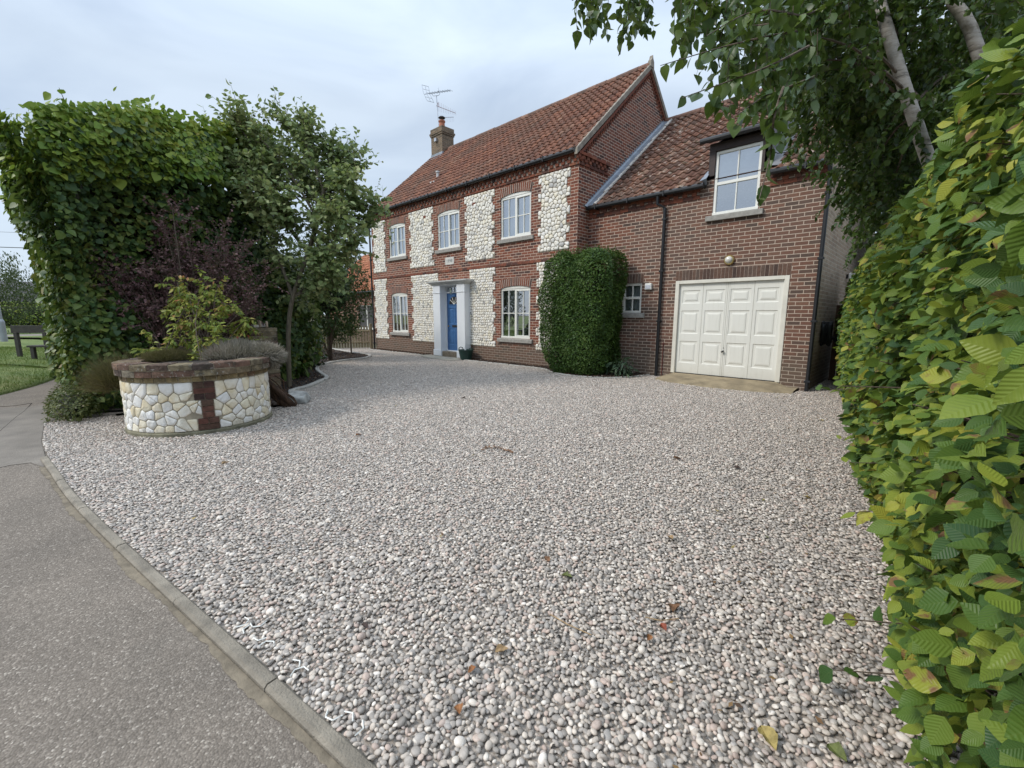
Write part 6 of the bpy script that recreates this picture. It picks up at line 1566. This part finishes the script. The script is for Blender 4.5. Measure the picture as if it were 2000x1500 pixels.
cloud(1770, 60, 4.2, 1.1, 260); cloud(1660, 50, 3.7, .62, 150); cloud(1800, 340, 4.8, .7, 170); cloud(1900, 60, 4.6, 1.3, 240); cloud(1790, 240, 5.4, .9, 220); cloud(1730, 170, 4.2, .5, 110); cloud(1730, 330, 5.4, .42, 60, .4); cloud(1610, -10, 3.1, .4, 60)
cloud(1780, -120, 4.0, 1.0, 60); cloud(1850, 200, 3.2, .25, 12, .4); cloud(1800, 400, 6.2, .7, 110)
# limbs feeding the crown
for (ex, ey, ed) in ((1540, 30, 3.2), (1600, 150, 4.0), (1700, 330, 4.7), (1720, 450, 5.5), (1900, 150, 4.5), (1640, -60, 3.4), (1560, 120, 3.6), (1500, 60, 2.9)):
    e = at(ex, ey, ed); s = at(1760+rng.uniform(-30, 60), 140+rng.uniform(-80, 120), 3.55); b.tube(smooth_line([s, (s+e)/2+np.array([0, 0, .15]), e], 4), list(np.linspace(.013, .004, 9)), 6)
PL0, ND0 = PL, ND; PL, ND = [], []
# the long hanging twigs against the sky: (points in the picture, depth, leaves, drop)
HANG = [([(1560, -40), (1450, -60), (1330, -70), (1230, -60), (1120, -30)], 3.0), ([(1560, 60), (1480, 75), (1400, 95), (1290, 128)], 2.5), ([(1580, 90), (1500, 130), (1420, 160), (1330, 192)], 2.3),
        ([(1590, 150), (1540, 170), (1490, 190), (1440, 225)], 2.4), ([(1530, 170), (1512, 230), (1505, 300), (1480, 400)], 2.2), ([(1560, -10), (1480, -10), (1400, -30), (1320, -40)], 2.6), ([(1600, 20), (1530, 40), (1470, 50), (1420, 40)], 2.7), ([(1570, 100), (1530, 130), (1480, 150), (1450, 170)], 2.8),
        ([(1560, 30), (1500, 20), (1450, 30), (1380, 70)], 2.4)]
for pts, d in HANG:
    L = smooth_line([at(x, y, .85*d+.12*i*(-1 if i % 2 else 1)*.3) for i, (x, y) in enumerate(pts)], 5); b.tube(L, list(np.linspace(.006, .0016, len(L))), 5, caps=False)
    tot = len(L)
    for k in range(int(tot*1.4)):
        f = (k/1.4) % (tot-1); i = min(int(f), tot-2); q = L[i]+(L[i+1]-L[i])*(f-i); t = unit((L[i+1]-L[i])[None])[0]; PL.append(q); ND.append(t*.4+np.array([rng.normal(0, .3), rng.normal(0, .3), -1.0]))
def droops(px0, px1, py, d, n, l0, l1, nl=9):
    for i in range(n):
        q = at(rng.uniform(px0, px1), py+rng.uniform(-25, 5), d*rng.uniform(.92, 1.1)); spray(b, PL, ND, q, np.array([rng.normal(0, .12), rng.normal(0, .12), -1]), rng.uniform(l0, l1), .2, nl, r=.0022, seg=4, hang=.9)
droops(1120, 1270, -20, 3.2, 16, .15, .42, 11); droops(1215, 1265, -5, 3.2, 8, .25, .4, 9); droops(1310, 1430, -15, 2.7, 20, .2, .45, 9); droops(1420, 1560, 0, 2.6, 26, .3, .6, 12); droops(1380, 1480, 120, 2.4, 7, .08, .22, 4); droops(1350, 1480, 195, 2.3, 6, .06, .16, 4); droops(1490, 1610, 80, 2.9, 18, .25, .45, 10); droops(1490, 1540, 180, 2.4, 6, .15, .3, 5)
b.build('twigs', MT['twig'], bi)
for nm_, pl_, nd_2, s_ in (('crown', PL0, ND0, .058), ('hanging_leaves', PL, ND, .07)):
    pl_, nd_2 = np.array(pl_), np.array(nd_2); n = len(pl_); leaves(nm_, MT['birch_leaf'], bi, pl_, rnd(n, .8)+np.array([-.1, -.3, .25]), nd_2, np.clip(rng.lognormal(math.log(s_), .2, n), .03, .1), leaf_t(5, .36, .2, .18, .62))
# ---- dark greenery beyond the gate and behind the beech hedge, distant trees
bush('passage_shrub', (6.5, 4.9, 2.3), (.9, .8, 2.3), 9000, MT['holly_leaf'], .085, T_mid, 'tall dark evergreen behind the side gate', 'shrub', 2.4, .15, .14, .7)
bg_ = bush('boundary_tree', (7.4, 6.3, 5.2), (2.1, 2.0, 4.6), 26000, MT['birch_leaf'], .14, T_mid, 'dense green tree crown behind the birch and beech hedge', 'tree', 2.2, .2, .18, .62, loc=(7.4, 6.3, 0))
b = MB(); b.tube([(7.5, 6.4, 0), (7.4, 6.3, 3.5)], [.16, .1], 10); b.build('trunk', MT['twig'], bg_)
MT['far_leaf'] = leafmat('far_leaf', [(0, (.035, .055, .025)), (.5, (.06, .085, .035)), (1, (.11, .13, .05))], .6, .2)
fw_ = at(-25, 575, 25); wt = empty('weeping_tree', (fw_[0], fw_[1], .35), 'drooping grey-green tree beyond the street lamp', 'tree')
P, N = blob((fw_[0], fw_[1], 2.7), (1.5, 2.4, 2.2), 7000, 2, .25, .2); n = len(P); leaves('crown', MT['far_leaf'], wt, P, rnd(n, .7)+np.array([.5, 0, .4]), np.array([0, 0, -1.0])+rnd(n, .3), .16, T_thin)
b = MB(); b.tube([(fw_[0], fw_[1], .3), (fw_[0], fw_[1], 3)], [.2, .1], 8); b.build('trunk', MT['twig'], wt)
P = []
q = at(72, 606, 36); bush('far_hedge', (q[0], q[1], 1.2), (1.6, 5.0, 1.15), 5000, MT['young_leaf'], .16, T_far, 'rounded far hedge in front of the distant grey-roofed house', 'hedge', 3, .15, .15, .7, loc=(q[0], q[1], .35))
q = at(-40, 600, 48); bush('far_tree', (q[0], q[1], 3.2), (3, 5, 3.0), 5000, MT['far_leaf'], .28, T_far, 'distant tree crown at the left edge behind the drooping tree', 'tree', 2.2, .2, .15, .7, loc=(q[0], q[1], .35))
q = at(130, 600, 45); bush('far_tree', (q[0], q[1], 2.0), (3, 6, 2.2), 4000, MT['far_leaf'], .28, T_far, 'distant tree crown seen past the lower edge of the tall hedge', 'tree', 2.2, .2, .15, .7, loc=(q[0], q[1], .35))
